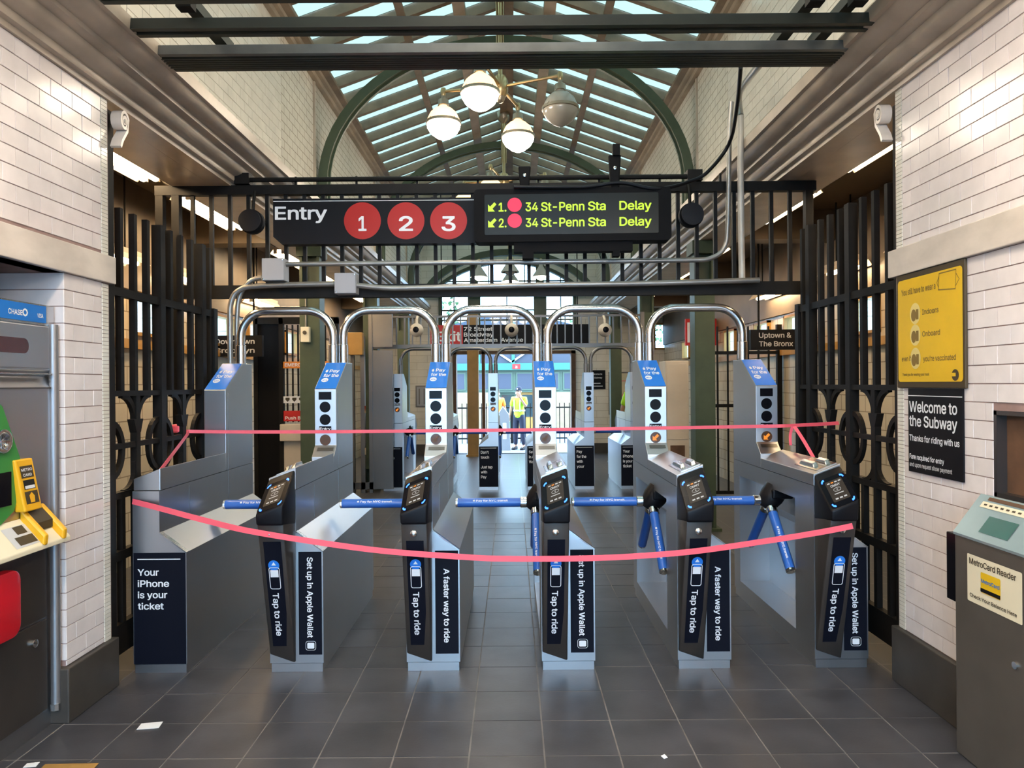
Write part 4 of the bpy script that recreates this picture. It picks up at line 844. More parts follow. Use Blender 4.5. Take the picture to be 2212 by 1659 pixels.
def turnstile(x, y, rz, label, group, has_reader=True, front=None, rear=None, fine=True, arrow=True, y_arm=0.67):
    t = thing('turnstile', label, 'turnstile', (x, y, 0), rz, group)
    B(0.006, W - 0.006, 0.006, L - 0.006, 0, 0.046).build('plinth', 'steel', t)
    zc = 0.985                                       # lid seam
    full = [(0, 0.05), (W, 0.05), (W, ZSO), (WU, ZSI), (WU, zc), (0, zc)]
    if has_reader:
        ca = [(0, 0.05), (W, 0.05), (W, ZSO), (WU, ZSI), (WU, zc), (0, zc), (0, 0.88), (0.115, 0.88), (0.115, 0.72), (0.21, 0.63), (0.21, 0.125), (0, 0.125)]
        MB().prism(full, 'Y', 0, 0.26).build('front_housing', 'steel', t)
        MB().prism(ca, 'Y', 0.26, 1.267).build('body_housing', 'steel', t)
        MB().prism(full, 'Y', 1.267, L).build('rear_housing', 'steel', t)
        tripod(t, y_arm)
    else:
        MB().prism(full, 'Y', 0, L).build('body_housing', 'steel', t)
    MB().prism(console_pts(zc + 0.0025), 'Y', 0.0 if has_reader else 0.012, 0.8295 if has_reader else 0.9095).build('console_lid', 'steel', t, bevel=0.003)
    # shoulder edge strip
    nx, nz = (ZSI - ZSO), (W - WU); q_ = math.hypot(nx, nz); nx, nz = nx / q_ * 0.003, nz / q_ * 0.003
    MB().prism([(W + nx, ZSO + nz), (WU + nx, ZSI + nz), (WU - nx, ZSI - nz), (W - nx, ZSO - nz)], 'Y', -0.003, 0.03).build('shoulder_edge', 'steel_bright', t)
    # tower
    pf = [(0.83, zc + 0.0025), (0.83, ZL + 0.03), (0.91, 1.150), (0.91, 1.525), (1.22, 1.711), (L, 1.711), (L, zc + 0.0025)]
    if not has_reader: pf = [(0.91, zc + 0.0025)] + pf[3:]
    tw = MB().prism(pf, 'X', 0, WU).build('tower', 'steel', t, bevel=0.003)
    # side access panel outlines
    B(WU, WU + 0.0015, 0.36, 0.362, 0.775, 0.965).build('panel_seam', 'steel_dark', t)
    B(WU, WU + 0.0015, 0.95, 0.952, 0.775, 1.5).build('panel_seam', 'steel_dark', t)
    # blue sloping cap
    if fine:
        C = quad_frame((0, 0.91, 1.525), (WU, 0.91, 1.525), (WU, 1.22, 1.711), (0, 1.22, 1.711))
        p = Print(C, tw); p.rect(0.02, 0.01, 0.98, 0.985, 0.0022); p.build('blue_sticker', 'sticker_blue')
        p = Print(C, tw); apple_mark(p, 0.23, 0.655, 0.13, 0.0030); p.text('Pay', 0.36, 0.61, 0.46, 0.21, 0.012, 0.0030); p.text('for the', 0.16, 0.44, 0.72, 0.21, 0.012, 0.0030)
        p.build('lettering', 'white_print')
        p = Print(C, tw); p.disc(0.31, 0.32, 0.16, 0.0030, 20, 0.075); p.build('print_mark', 'white_print')
        p.text('MTA', 0.20, 0.29, 0.22, 0.09, 0.02, 0.0038); p.build('print_mark', 'sticker_blue')
    # indicator face on the tower front
    def face(fr, amber, sc_=1.0):
        p = Print(fr, tw); p.rect(0.028, 1.455, 0.113, 1.508, 0.0015); p.build('display', 'black_gloss')
        for z in (1.406, 1.322):
            q_ = Print(fr, tw); q_.disc(0.0705, z, 0.0365, 0.002, 28); q_.build('indicator_lens', 'black_gloss')
        p = Print(fr, tw); p.rect(0.030, 1.246, 0.111, 1.278, 0.0015); p.build('name_plate', 'sticker_black')
        p.text('Entry', 0.033, 1.254, 0.074, 0.030, 0.01, 0.0022); p.build('lettering', 'white_print')
        p = Print(fr, tw); p.disc(0.0705, 1.186, 0.0365, 0.002, 28); p.build('indicator_lens', 'amber_lens')
        a_ = [(0.050, 1.166), (0.050, 1.197), (0.060, 1.188), (0.081, 1.209), (0.093, 1.197), (0.072, 1.176), (0.081, 1.166)]
        p = Print(fr, tw); p.poly(a_, 0.0028); p.build('arrow_light', 'led_amber' if amber else 'bronze')
    if has_reader and fine:
        face(plane_frame((0, 0.91, 0), (1, 0, 0), (0, 0, 1)), arrow)
        SL = quad_frame((0, 0.83, ZL + 0.03), (WU, 0.83, ZL + 0.03), (WU, 0.91, 1.15), (0, 0.91, 1.15))
        p = Print(SL, tw); p.rect(0.16, 0.52, 0.90, 0.80, 0.0018); p.build('card_slot', 'steel_dark')
        # swipe slot humps on the console
        tz = (ZR - ZL) / WU
        for k, (xa, xb, ya, yb) in enumerate(((0.045, 0.075, 0.10, 0.32), (0.095, 0.125, 0.06, 0.22))):
            za, zb = ZL + xa * tz, ZL + xb * tz
            MB().hexa([(xa, ya, za - 0.004), (xb, ya, zb - 0.004), (xb, yb, zb - 0.004), (xa, yb, za - 0.004)],
                      [(xa + 0.004, ya + 0.03, za + 0.024), (xb - 0.004, ya + 0.03, zb + 0.024), (xb - 0.004, yb - 0.02, zb + 0.024), (xa + 0.004, yb - 0.02, za + 0.024)]).build('swipe_guide', 'steel_bright', t, bevel=0.004)
        MB().hexa([(0.03, 0.03, ZL + 0.03 * tz - 0.002), (0.135, 0.03, ZL + 0.135 * tz - 0.002), (0.135, 0.34, ZL + 0.135 * tz - 0.002), (0.03, 0.34, ZL + 0.03 * tz - 0.002)],
                  [(0.03, 0.03, ZL + 0.03 * tz + 0.004), (0.135, 0.03, ZL + 0.135 * tz + 0.004), (0.135, 0.34, ZL + 0.135 * tz + 0.004), (0.03, 0.34, ZL + 0.03 * tz + 0.004)]).build('swipe_plate', 'steel_bright', t)
    if has_reader:
        reader(t, fine)
        # leaning panel under the reader
        a = [(0.006, -0.012, 0.102), (WU - 0.012, -0.012, 0.056), (WU - 0.004, 0.0, 0.056), (0.0, 0.0, 0.102)]
        b = [(0.004, -0.195, 0.836), (WU - 0.006, -0.195, 0.836), (WU - 0.002, 0.0, 0.836), (0.0, 0.0, 0.836)]
        pn = MB().hexa(a, b).build('leaning_panel', 'wedge', t, bevel=0.008, seg=2, smooth=True)
        P_ = quad_frame((0.006, -0.012, 0.079), (WU - 0.012, -0.012, 0.079), (WU - 0.006, -0.195, 0.836), (0.004, -0.195, 0.836))
        # metal lock
        c = Vector((0.068, -0.186, 0.785))
        MB().lathe([(0.017, 0), (0.017, 0.006), (0.010, 0.012), (0.004, 0.013)], (c.x, c.y, c.z), 18, 'Y').build('lock', 'chrome', pn, smooth=True)
        if fine:
            p = Print(P_, pn); p.rect(0.17, 0.10, 0.85, 0.88, 0.0020); p.build('tap_sticker', 'sticker_black')
            Pm = lambda a, b, c: P_(a / 0.133, b / 0.78, c)
            p = Print(Pm, pn); p.disc(0.067, 0.552, 0.029, 0.0032, 24, 0.030); p.build('print_mark', 'sticker_blue')
            p = Print(Pm, pn); phone_icon(p, 0.040, 0.418, 0.094, 0.540, 0.0036, 0.0035); p.rect(0.046, 0.485, 0.088, 0.526, 0.0036)
            p.poly([(0.055, 0.553), (0.079, 0.553), (0.067, 0.572)], 0.0038)
            p.build('print_mark', 'white_print')
            # wording reading downwards
            V, F_, Ln = text2d('Tap to ride', 0.012)
            s_ = 0.325 / Ln
            p.mb.add([P_(0.36 + yv * 0.46, 0.505 - xv * s_, 0.0036) for xv, yv in V], F_); p.build('lettering', 'white_print')
    if front:
        FF = plane_frame((0, 0, 0), (1, 0, 0), (0, 0, 1))
        if front == 'iphone':
            p = Print(FF, t); p.rect(0.004, 0.05, W - 0.004, 0.652, 0.0015); s_ = p.build('front_sticker', 'sticker_black')
            p = Print(FF, s_); p.rect(0.026, 0.615, 0.258, 0.620, 0.0025); p.build('print_line', 'white_print')
            for k, wd in enumerate((('Your', 0.115), ('iPhone', 0.170), ('is your', 0.160), ('ticket', 0.140))): p.text(wd[0], 0.026, 0.53 - 0.061 * k, wd[1], 0.068, 0.012, 0.0025); p.build('lettering', 'white_print')
        else:
            p = Print(FF, t); p.rect(0.157, 0.095, 0.282, 0.652, 0.0015); s_ = p.build('front_sticker', 'sticker_black')
            p = Print(FF, s_)
            if front == 'wallet':
                p.text('Set up in Apple Wallet', 0.204, 0.622, 0.435, 0.058, 0.012, 0.0025, -90)
                p.rr(0.202, 0.128, 0.240, 0.160, 0.006, 0.0025)
                p.line(rrect(0.194, 0.120, 0.248, 0.168, 0.012), 0.002, 0.0025, True)
            else:
                p.text('A faster way to ride', 0.204, 0.555, 0.40, 0.058, 0.012, 0.0025, -90)
            p.build('lettering', 'white_print')
    if rear is not None:
        RF = plane_frame((W, L, 0), (-1, 0, 0), (0, 0, 1))     # u runs to the viewer's right seen from behind
        p = Print(RF, t); p.rect(0.004, 0.05, W - 0.004, 0.640, 0.002); s_ = p.build('rear_sticker', 'sticker_black')
        p = Print(RF, s_); p.rect(0.026, 0.612, 0.258, 0.618, 0.004)
        for k, (wd, ww) in enumerate(rear): 
            if wd: p.text(wd, 0.03, 0.535 - 0.072 * k, ww, 0.075, 0.016, 0.004)
        p.build('lettering', 'white_print')
        RT = plane_frame((WU, L, 0), (-1, 0, 0), (0, 0, 1))
        face(RT, True)
    return t

FRONT_X = [-2.058, -1.3195, -0.581, 0.150, 0.886, 1.6275]
G1 = 'front row of steel turnstiles'
turnstile(FRONT_X[0], D0, 0, 'leftmost front turnstile cabinet without reader, iPhone ticket sticker on its end', G1, False, 'iphone')
turnstile(FRONT_X[1], D0, 0, 'front turnstile next to the readerless cabinet, with Apple Wallet sticker', G1, True, 'wallet', arrow=False)
turnstile(FRONT_X[2], D0, 0, 'front turnstile with faster-way sticker, left of the centre lane', G1, True, 'faster', arrow=False)
turnstile(FRONT_X[3], D0, 0, 'front turnstile with Apple Wallet sticker, right of the centre lane', G1, True, 'wallet', arrow=False)
turnstile(FRONT_X[4], D0, 0, 'front turnstile with faster-way sticker and open tripod recess', G1, True, 'faster')
turnstile(FRONT_X[5], D0, 0, 'rightmost front turnstile, beside the iron railing on the poster side', G1, True, 'wallet')
D2 = 10.5
G2 = 'far row of steel turnstiles'
back_x = [(826 - 1106) * D2 / 1550, (930 - 1106) * D2 / 1550, (1033 - 1106) * D2 / 1550, (1137 - 1106) * D2 / 1550, (1240 - 1106) * D2 / 1550, (1340 - 1106) * D2 / 1550]
rear_txt = [[('Pay', 0.08), ('for the', 0.14), ('with', 0.09), ('your', 0.11)], [('A faster', 0.15), ('way to', 0.13), ('ride', 0.08)], [("Don't", 0.115), ('touch', 0.12), ('', 0), ('Just tap', 0.17), ('with', 0.09), ('Pay', 0.08)],
            [('Set up', 0.13), ('in Apple', 0.16), ('Wallet', 0.13)], [('Pay', 0.08), ('for the', 0.14), ('with', 0.09), ('your', 0.11)], [('Your', 0.10), ('iPhone', 0.15), ('is your', 0.14), ('ticket', 0.125)]]
lab2 = ['far-row turnstile next to the steel gate, with pay sticker', 'far-row turnstile hidden behind the front tower left of centre', 'far-row turnstile with the do-not-touch sticker in the centre lane', 'far-row turnstile hidden behind the front tower right of centre',
        'far-row turnstile with pay sticker under the right dome camera', 'rightmost far-row turnstile with phone ticket sticker']
for k, bx in enumerate(back_x):
    turnstile(bx + W, D2 + L, PI, lab2[k], G2, True, None, rear_txt[k], fine=False)

# hoops
def hoop(xa, xb, y, z0, z1, r, label, group, m='steel_bright'):
    t = thing('turnstile_hoop', label, 'hoop', (xa, y, z0), 0, group)
    w_ = xb - xa; h = z1 - z0; R = 0.19 if w_ > 0.5 else 0.14
    pts = [(0, 0, 0.0), (0, 0, h - R)] + [(R - R * math.cos(a), 0, h - R + R * math.sin(a)) for a in [PI / 2 * k / 8 for k in range(1, 9)]]
    pts += [(w_ - R + R * math.sin(a), 0, h - R + R * math.cos(a)) for a in [PI / 2 * k / 8 for k in range(0, 9)]] + [(w_, 0, 0.0)]
    MB().tube(pts, r, 16).build('bent_tube', m, t, smooth=True)
    for x in (0, w_): MB().tube([(x, 0, 0), (x, 0, 0.13), (x, 0, 0.134)], [r * 1.18, r * 1.18, r], 16).build('sleeve', m, t, smooth=True)
names = ['leftmost', 'second', 'middle', 'fourth', 'rightmost']
for i in range(5):
    hoop(FRONT_X[i] + 0.107, FRONT_X[i + 1] + 0.034, D0 + 1.29, 1.711, 2.09, 0.030, '%s polished steel hoop arching between the front turnstile towers' % names[i], 'steel hoops over the front turnstiles')
for i in range(5):
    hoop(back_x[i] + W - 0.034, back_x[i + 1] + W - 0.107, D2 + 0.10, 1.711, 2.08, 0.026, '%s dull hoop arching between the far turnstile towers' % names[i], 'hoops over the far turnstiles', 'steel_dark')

# ================================================================== iron railings
def railing_bar(h, w=0.022): return B(-w / 2, w / 2, -w / 2, w / 2, 0, h)
# grille over the turnstiles
GY = 5.33
GX0, GX1 = -2.63, 2.26
t = thing('iron_grille', 'black iron grille spanning above the front turnstiles', 'grille', (0, GY, 2.2))
B(GX0, GX1, -0.03, 0.03, 0.0, 0.095).build('rail', 'iron', t); B(GX0, GX1, -0.03, 0.03, 0.765, 0.835).build('rail', 'iron', t)
MB().tube([(GX0 + 0.6, -0.02, 0.875), (1.42, -0.02, 0.875)], 0.018, 8).build('rail', 'iron', t)
bm_ = railing_bar(0.70, 0.027).mesh('bar', 'iron')
nb = 36
for k in range(nb):
    x = -2.36 + 0.1385 * k
    if x < GX1 - 0.05: link('bar', bm_, t, (x, 0, 0.08))
for k in range(8): B(-1.6 + 0.45 * k, -1.585 + 0.45 * k, -0.01, 0.01, 0.835, 0.90).build('pin', 'iron', t)
for x in (GX0 + 0.03, GX0 + 0.15, GX1 - 0.05):
    B(x - 0.028, x + 0.028, -0.028, 0.028, -2.2, 0.79).build('post', 'iron', t)
for x in (-1.98, 1.36): B(x - 0.055, x + 0.055, -0.05, 0.05, 0.84, 0.92).build('clamp', 'iron', t)

def ornament(t, y0, y1, zb, zt, sx=0.024):
    """panel of wrought ironwork between two posts: a central stem with curled branches, half rings at the posts"""
    c = (y0 + y1) / 2; w = (y1 - y0) / 2; H = zt - zb
    for s in (-1, 1):
        pts = [(0, c + s * 0.012, zb + 0.62 * H)] + [(0, c + s * (0.012 + 0.50 * w * (1 - math.cos(a))), zb + (0.70 + 0.29 * math.sin(a)) * H) for a in [PI / 2 * k / 8 for k in range(9)]]
        MB().bar(pts, sx, 0.030, (1, 0, 0)).build('scroll', 'iron', t)
        pts = [(0, c + s * 0.012, zb + 0.30 * H)] + [(0, c + s * (0.012 + 0.45 * w * (1 - math.cos(a))), zb + (0.22 - 0.21 * math.sin(a)) * H) for a in [PI / 2 * k / 8 for k in range(9)]]
        MB().bar(pts, sx, 0.030, (1, 0, 0)).build('scroll', 'iron', t)
        r = H * 0.27
        pts = [(0, (y1 if s > 0 else y0) - s * 0.42 * w * math.sin(a) - s * 0.02, zb + 0.45 * H + r * math.cos(a)) for a in [PI * k / 16 for k in range(17)]]
        MB().bar(pts, sx, 0.030, (1, 0, 0)).build('ring', 'iron', t)
    B(-0.018, 0.018, c - 0.022, c + 0.022, zb, zt).build('stem', 'iron', t)
    MB().hexa([(-0.02, c - 0.022, zb + 0.60 * H), (0.02, c - 0.022, zb + 0.60 * H), (0.02, c + 0.022, zb + 0.60 * H), (-0.02, c + 0.022, zb + 0.60 * H)], [(-0.02, c - 0.05, zb + 0.74 * H), (0.02, c - 0.05, zb + 0.74 * H), (0.02, c + 0.05, zb + 0.74 * H), (-0.02, c + 0.05, zb + 0.74 * H)]).build('stem_head', 'iron', t)

def side_railing(X, label, topz):
    t = thing('iron_railing', label, 'railing', (X, PIER_END + 0.045, 0)); ln = 1.33
    up = MB().box(-0.016, 0.016, -0.016, 0.016, 1.52, topz).mesh('bar', 'iron'); lo = MB().box(-0.016, 0.016, -0.016, 0.016, 0.28, 0.96).mesh('bar', 'iron')
    posts = [0.0, 0.56, 1.14, ln]
    for k in range(9):
        y = 0.125 + 0.143 * k
        if y > ln - 0.05: continue
        if min(abs(y - q) for q in posts) > 0.045:
            link('bar', up, t, (0, y, 0)); link('bar', lo, t, (0, y, 0))
    for y, h in zip(posts, (3.0, topz, topz, 2.10)): B(-0.028, 0.028, y - 0.028, y + 0.028, 0, h).build('post', 'iron', t)
    for z, h in ((2.04, 0.045), (1.50, 0.03), (0.95, 0.035), (0.62, 0.05), (0.12, 0.16)): B(-0.02, 0.02, 0, ln, z, z + h).build('rail', 'iron', t)
    for a, b in ((0.0, 0.56), (0.56, 1.14)):
        ornament(t, a, b, 0.97, 1.51)
        B(-0.014, 0.014, a, b, 1.215, 1.245).build('rail', 'iron', t)
    return t
side_railing(XL - 0.045, 'black iron railing with scrollwork between ticket machine pier and turnstiles', 2.52)
side_railing(XR + 0.06, 'black iron railing with scrollwork between poster wall and turnstiles', 2.62)
# second railing deeper in each aisle
def cross_railing(xa, xb, y, h, label, zb=0.15):
    t = thing('iron_railing', label, 'railing', (xa, y, 0)); me = railing_bar(h - zb, 0.02).mesh('bar', 'iron')
    n = int((xb - xa) / 0.115)
    for k in range(n + 1): link('bar', me, t, ((xb - xa) * k / n, 0, zb))
    for z in (zb, h * 0.55, h - 0.35): B(0, xb - xa, -0.015, 0.015, z, z + 0.04).build('rail', 'iron', t)
    for x in (0, xb - xa): B(x - 0.03, x + 0.03, -0.03, 0.03, 0, h + 0.02).build('post', 'iron', t)
cross_railing(2.45, 3.35, 9.0, 2.25, 'tall iron railing crossing the aisle behind the green column, poster side')
# scroll brackets on the pier ends
for X, sg, lb in ((XL + 0.03, 1, 'carved stone scroll bracket at the top of the ticket machine pier'), (XR - 0.03, -1, 'carved stone scroll bracket at the top of the poster pier')):
    t = thing('scroll_bracket', lb, 'bracket', (X, PIER_END, 2.80))
    pts = [(0, 0.05 + 0.042 * (1 - k / 30) * math.cos(k * 0.45), 0.145 + 0.055 * (1 - k / 30) * math.sin(k * 0.45)) for k in range(27)]
    MB().bar([(0, 0.012, 0.0), (0, 0.03, 0.04), (0, 0.075, 0.10)] + pts[1:], 0.055, 0.016, (1, 0, 0)).build('volute', 'marble', t, smooth=True)
    MB().lathe([(0.012, -0.03), (0.012, 0.03), (0.004, 0.032)], (0, 0.05, 0.145), 12, 'X').build('volute_eye', 'marble', t, smooth=True)

# ================================================================== helpers for measured points
_r = math.radians(0.45)
def at(px, py, d):
    """photo pixel at a measured distance -> world point"""
    u, v = (px - 1106) / 1550, (829.5 - py) / 1550
    return Vector(((u * math.cos(_r) + v * math.sin(_r)) * d, d, 1.55 + (v * math.cos(_r) - u * math.sin(_r)) * d))

# ================================================================== lamps
def globe_lamp(t, p, lit, R=0.165):
    x, y, z = p
    g = MB().lathe([(0.03, 0.20), (0.045, 0.155), (0.085, 0.135), (R * 0.78, 0.095), (R * 0.97, 0.03), (R, 0.0)], p, 24).build('glass_dome', 'lamp_glow_top' if lit else 'lamp_off', t, smooth=True)
    MB().lathe([(R + 0.004, 0.014), (R + 0.010, 0.010), (R + 0.010, -0.014), (R + 0.002, -0.018)], p, 24).build('lamp_ring', 'lamp_metal', t, smooth=True)
    MB().lathe([(R, -0.016), (R * 0.98, -0.05), (R * 0.80, -0.10), (R * 0.45, -0.145), (R * 0.12, -0.17), (0.003, -0.173)], p, 24).build('lamp_bowl', 'lamp_glow' if lit else 'lamp_off', t, smooth=True)
    MB().lathe([(0.02, 0.30), (0.02, 0.24), (0.05, 0.225), (0.055, 0.17), (0.03, 0.165)], p, 12).build('lamp_neck', 'lamp_metal', t, smooth=True)
    for k in range(4):
        a = PI / 4 + k * PI / 2
        MB().tube([(x + 0.05 * math.cos(a), y + 0.05 * math.sin(a), z + 0.17), (x + (R + 0.012) * math.cos(a), y + (R + 0.012) * math.sin(a), z)], 0.004, 5).build('guard_rod', 'lamp_metal', t)
def cone_lamp(t, p, lit):
    MB().lathe([(0.03, 0.24), (0.05, 0.18), (0.17, 0.0), (0.175, -0.01), (0.16, 0.0), (0.03, 0.17)], p, 20).build('lamp_shade', 'lamp_off', t, smooth=True)
    MB().lathe([(0.03, 0.10), (0.09, 0.05), (0.10, -0.02), (0.06, -0.06), (0.01, -0.075)], p, 14).build('bulb', 'lamp_glow' if lit else 'lamp_off', t, smooth=True)
def chandelier(x, y, zl, rot, lits, label, cone=False):
    t = thing('chandelier', label, 'chandelier', (x, y, zl), 0, 'four-lamp chandeliers hung from the ridge')
    za = 0.28; top = RIDGE_Z - 0.05 - zl
    MB().tube([(0, 0, za - 0.02), (0, 0, top)], 0.022, 10).build('rod', 'brass', t, smooth=True)
    for sx in (-0.03, 0.03): MB().tube([(sx, 0, za + 0.25), (sx, 0, top)], 0.008, 6).build('rod', 'brass', t)
    MB().lathe([(0.05, za + 0.10), (0.075, za + 0.06), (0.075, za - 0.05), (0.055, za - 0.09), (0.05, za - 0.10)], (0, 0, 0), 16).build('hub', 'brass', t, smooth=True)
    MB().lathe([(0.05, za - 0.09), (0.045, za - 0.12), (0.03, za - 0.15), (0.01, za - 0.16)], (0, 0, 0), 14).build('finial', 'lamp_metal', t, smooth=True)
    MB().lathe([(0.02, top - 0.16), (0.08, top - 0.1), (0.09, top - 0.02), (0.09, top)], (0, 0, 0), 16).build('canopy', 'lamp_metal', t, smooth=True)
    for k in range(4):
        a = rot + k * PI / 2; c = (0.59 * math.cos(a), 0.59 * math.sin(a), 0)
        MB().tube([(0.05 * math.cos(a), 0.05 * math.sin(a), za), (c[0], c[1], za + 0.03)], 0.016, 8).build('lamp_arm', 'brass', t, smooth=True)
        MB().lathe([(0.022, za + 0.06), (0.03, za + 0.03), (0.022, za - 0.01), (0.016, za - 0.03), (0.016, 0.22)], (c[0], c[1], 0), 10).build('lamp_stem', 'brass', t, smooth=True)
        (cone_lamp if cone else globe_lamp)(t, c, lits[k])
chandelier(-0.09, 6.9, 4.13, math.radians(-17), (0, 1, 1, 1), 'chandelier in view with three lit globes and one dark globe')
chandelier(-0.09, 10.1, 4.13, math.radians(-17), (1, 1, 1, 1), 'chandelier hidden behind the entry sign, only its pole showing')
chandelier(-0.02, 13.7, 3.60, math.radians(0), (1, 1, 1, 0), 'distant chandelier with cone shades in front of the arched window', True)
chandelier(-0.09, 3.7, 4.13, math.radians(-17), (1, 1, 1, 1), 'chandelier above the overhead beams, out of the picture')
chandelier(-0.09, 0.5, 4.13, math.radians(-17), (1, 1, 1, 1), 'chandelier overhead on the near side of the hall')

def fluorescent(x, y0, y1, z, label, two=True, glow='tube_glow_warm'):
    t = thing('fluorescent_light', label, 'ceiling light', (x, y0, z), 0, 'fluorescent lights under the aisle ceilings')
    ln = y1 - y0
    MB().prism([(-0.11, 0.0), (-0.07, 0.055), (0.07, 0.055), (0.11, 0.0), (0.105, 0.0), (0.066, 0.05), (-0.066, 0.05), (-0.105, 0.0)], 'Y', 0, ln).build('reflector', 'plaster', t)
    B(-0.06, 0.06, 0, ln, 0.055, 0.10).build('housing', 'plaster', t)
    for s in ((-1, 1) if two else (0,)):
        MB().tube([(s * 0.045, 0.03, 0.018), (s * 0.045, ln - 0.03, 0.018)], 0.024, 10).build('tube', glow, t, smooth=True)
        for yy in (0.0, ln - 0.03): B(s * 0.045 - 0.02, s * 0.045 + 0.02, yy, yy + 0.03, 0.0, 0.05).build('tube_holder', 'plaster', t)
    for yy in (0.2, ln - 0.2): MB().tube([(0, yy, 0.10), (0, yy, max(AISLE_Z + 0.02, 4.9 if abs(x) < 1.6 else 0) - z)], 0.008, 6).build('hanger', 'iron', t)
lr = [(4.05, 5.40), (5.9, 7.1), (8.35, 9.55), (10.2, 11.4), (12.2, 13.4)]
nm = ['nearest', 'second', 'third', 'fourth', 'fifth']
for k, (a, b) in enumerate(lr):
    fluorescent(-2.70, a, b, 3.09, '%s fluorescent light along the ticket machine aisle ceiling' % nm[k])
    fluorescent(2.42, a - 0.1, b - 0.13, 3.08, '%s fluorescent light along the poster aisle ceiling' % nm[k])
for k, (a, b) in enumerate(((5.3, 6.0), (6.6, 7.3), (8.6, 9.4))):
    fluorescent(-3.12, a, b, 2.56, '%s single-tube light beside the outer wall, ticket machine side' % nm[k], False)
    fluorescent(3.22, a, b, 2.62, '%s single-tube light beside the outer wall, poster side' % nm[k], False)

for k, d in enumerate((-2.2, -0.4, 1.2)):  # unseen tube lights over the near hall, added to brighten the near walls
    for X, lb in ((-1.35, 'ticket machine'), (1.27, 'poster')):
        fluorescent(X, d, d + 1.2, 3.12, '%s added fluorescent fill light, unseen over the near hall, %s side' % (nm[2 - k], lb), glow='tube_glow_fill')

# ================================================================== entry sign and departure display
SY = 5.20
t = thing('entry_sign', 'black hanging sign reading Entry with red 1 2 3 discs', 'sign', (0, SY, 0))
pr = [(-1.722, 2.63), (-1.66, 2.575), (-0.246, 2.575), (-0.246, 2.905), (-1.722, 2.905)]
MB().prism(pr, 'Y', 0, 0.09).build('sign_box', 'sign_black', t)
F = plane_frame((0, 0, 0), (1, 0, 0), (0, 0, 1))
p = Print(F, t); p.rect(-1.72, 2.884, -0.25, 2.889, 0.0015); p.text('Entry', -1.708, 2.755, 0.378, 0.178, 0.016, 0.002); p.build('lettering', 'white_print')
for k, ch in enumerate('123'):
    c = at([783, 877, 969][k], 477, SY)
    p = Print(F, t); p.disc(c.x, c.z, 0.134, 0.002, 40); dsc = p.build('disc', 'red_disc')
    p = Print(F, dsc); p.text(ch, c.x, c.z - 0.072, 0.058 if ch == '1' else 0.102, 0.20, 0.022, 0.003, 0, 'c'); p.build('lettering', 'white_print')
for x in (-1.5, -0.5): B(x - 0.03, x + 0.03, 0.09, 0.099, 2.62, 2.86).build('sign_bracket', 'iron', t)

t = thing('departure_display', 'black electronic display with green wording and red dots beside the entry sign', 'display', (0.44, 5.06, 2.74), math.radians(-1.5))
MB().prism(rrect(-0.70, -0.185, 0.69, 0.19, 0.03), 'Y', 0.0, 0.14)
MB().prism(rrect(-0.70, -0.185, 0.69, 0.19, 0.03), 'Y', 0.0, 0.14).build('display_case', 'black_matte', t)
F = plane_frame((0, 0, 0), (1, 0, 0), (0, 0, 1))
p = Print(F, t); p.rr(-0.625, -0.135, 0.60, 0.150, 0.01, 0.002); p.build('display_glass', 'led_glass')
for r in range(2):
    zb = (0.030, -0.082)[r]
    p = Print(F, t)
    for s_, u_, w_ in ((('1.', '2.')[r], -0.525, 0.055), ('34', -0.335, 0.088), ('St-Penn', -0.225, 0.305), ('Sta', 0.105, 0.125), ('Delay', 0.325, 0.225)):
        p.text(s_, u_, zb, w_, 0.117, 0.006, 0.004); p.build('led_word', 'led_yellow')
    p.poly([(-0.60, zb), (-0.60, zb + 0.05), (-0.585, zb + 0.035), (-0.555, zb + 0.065), (-0.540, zb + 0.05), (-0.568, zb + 0.02), (-0.552, zb)], 0.004)
    p.build('led_arrow', 'led_yellow')
    p = Print(F, t); p.disc(-0.412, zb + 0.045, 0.050, 0.004, 28); p.build('led_dot', 'led_red')
B(-0.42, 0.42, 0.02, 0.1, -0.255, -0.185).build('under_tray', 'black_matte', t); B(-0.36, -0.28, 0.02, 0.1, -0.30, -0.25).build('under_tray', 'black_matte', t); B(0.28, 0.33, 0.02, 0.1, -0.29, -0.25).build('under_tray', 'black_matte', t)
for x, h in ((-0.34, 0.17), (0.30, 0.24)):
    MB().hexa([(x - 0.03, 0.03, 0.18), (x + 0.03, 0.03, 0.18), (x + 0.03, 0.07, 0.18), (x - 0.03, 0.07, 0.18)], [(x - 0.045, 0.03, 0.19 + h), (x + 0.045, 0.03, 0.19 + h), (x + 0.045, 0.07, 0.19 + h), (x - 0.045, 0.07, 0.19 + h)]).build('mount_plate', 'black_matte', t, bevel=0.01)
    MB().lathe([(0.012, 0), (0.012, 0.008), (0.003, 0.010)], (x, 0.03, 0.19 + h * 0.6), 10, 'Y').build('bolt', 'chrome', t)
B(0.285, 0.335, 0.01, 0.06, 0.42, 0.50).build('mount_plate', 'black_matte', t)

# round speakers under the grille clamps
for px, py, lb in ((545, 480, 'black round speaker beside the entry sign'), (1492, 466, 'black round speaker beside the departure display')):
    c = at(px, py, 5.22); t = thing('speaker', lb, 'speaker', c)
    MB().lathe([(0.02, -0.06), (0.07, -0.055), (0.088, -0.02), (0.088, 0.03), (0.07, 0.05), (0.02, 0.055)], (0, 0, 0), 24, 'Y').build('speaker_shell', 'black_matte', t, smooth=True)
    MB().lathe([(0.072, 0.050), (0.080, 0.056), (0.080, 0.062), (0.05, 0.063), (0.01, 0.064)], (0, 0, 0), 24, 'Y').build('speaker_grille', 'black', t, smooth=True)
    MB().tube([(0, 0.02, 0.08), (0, 0.03, 0.16), (0, 0.06, 0.24)], 0.012, 8).build('speaker_stem', 'iron', t)

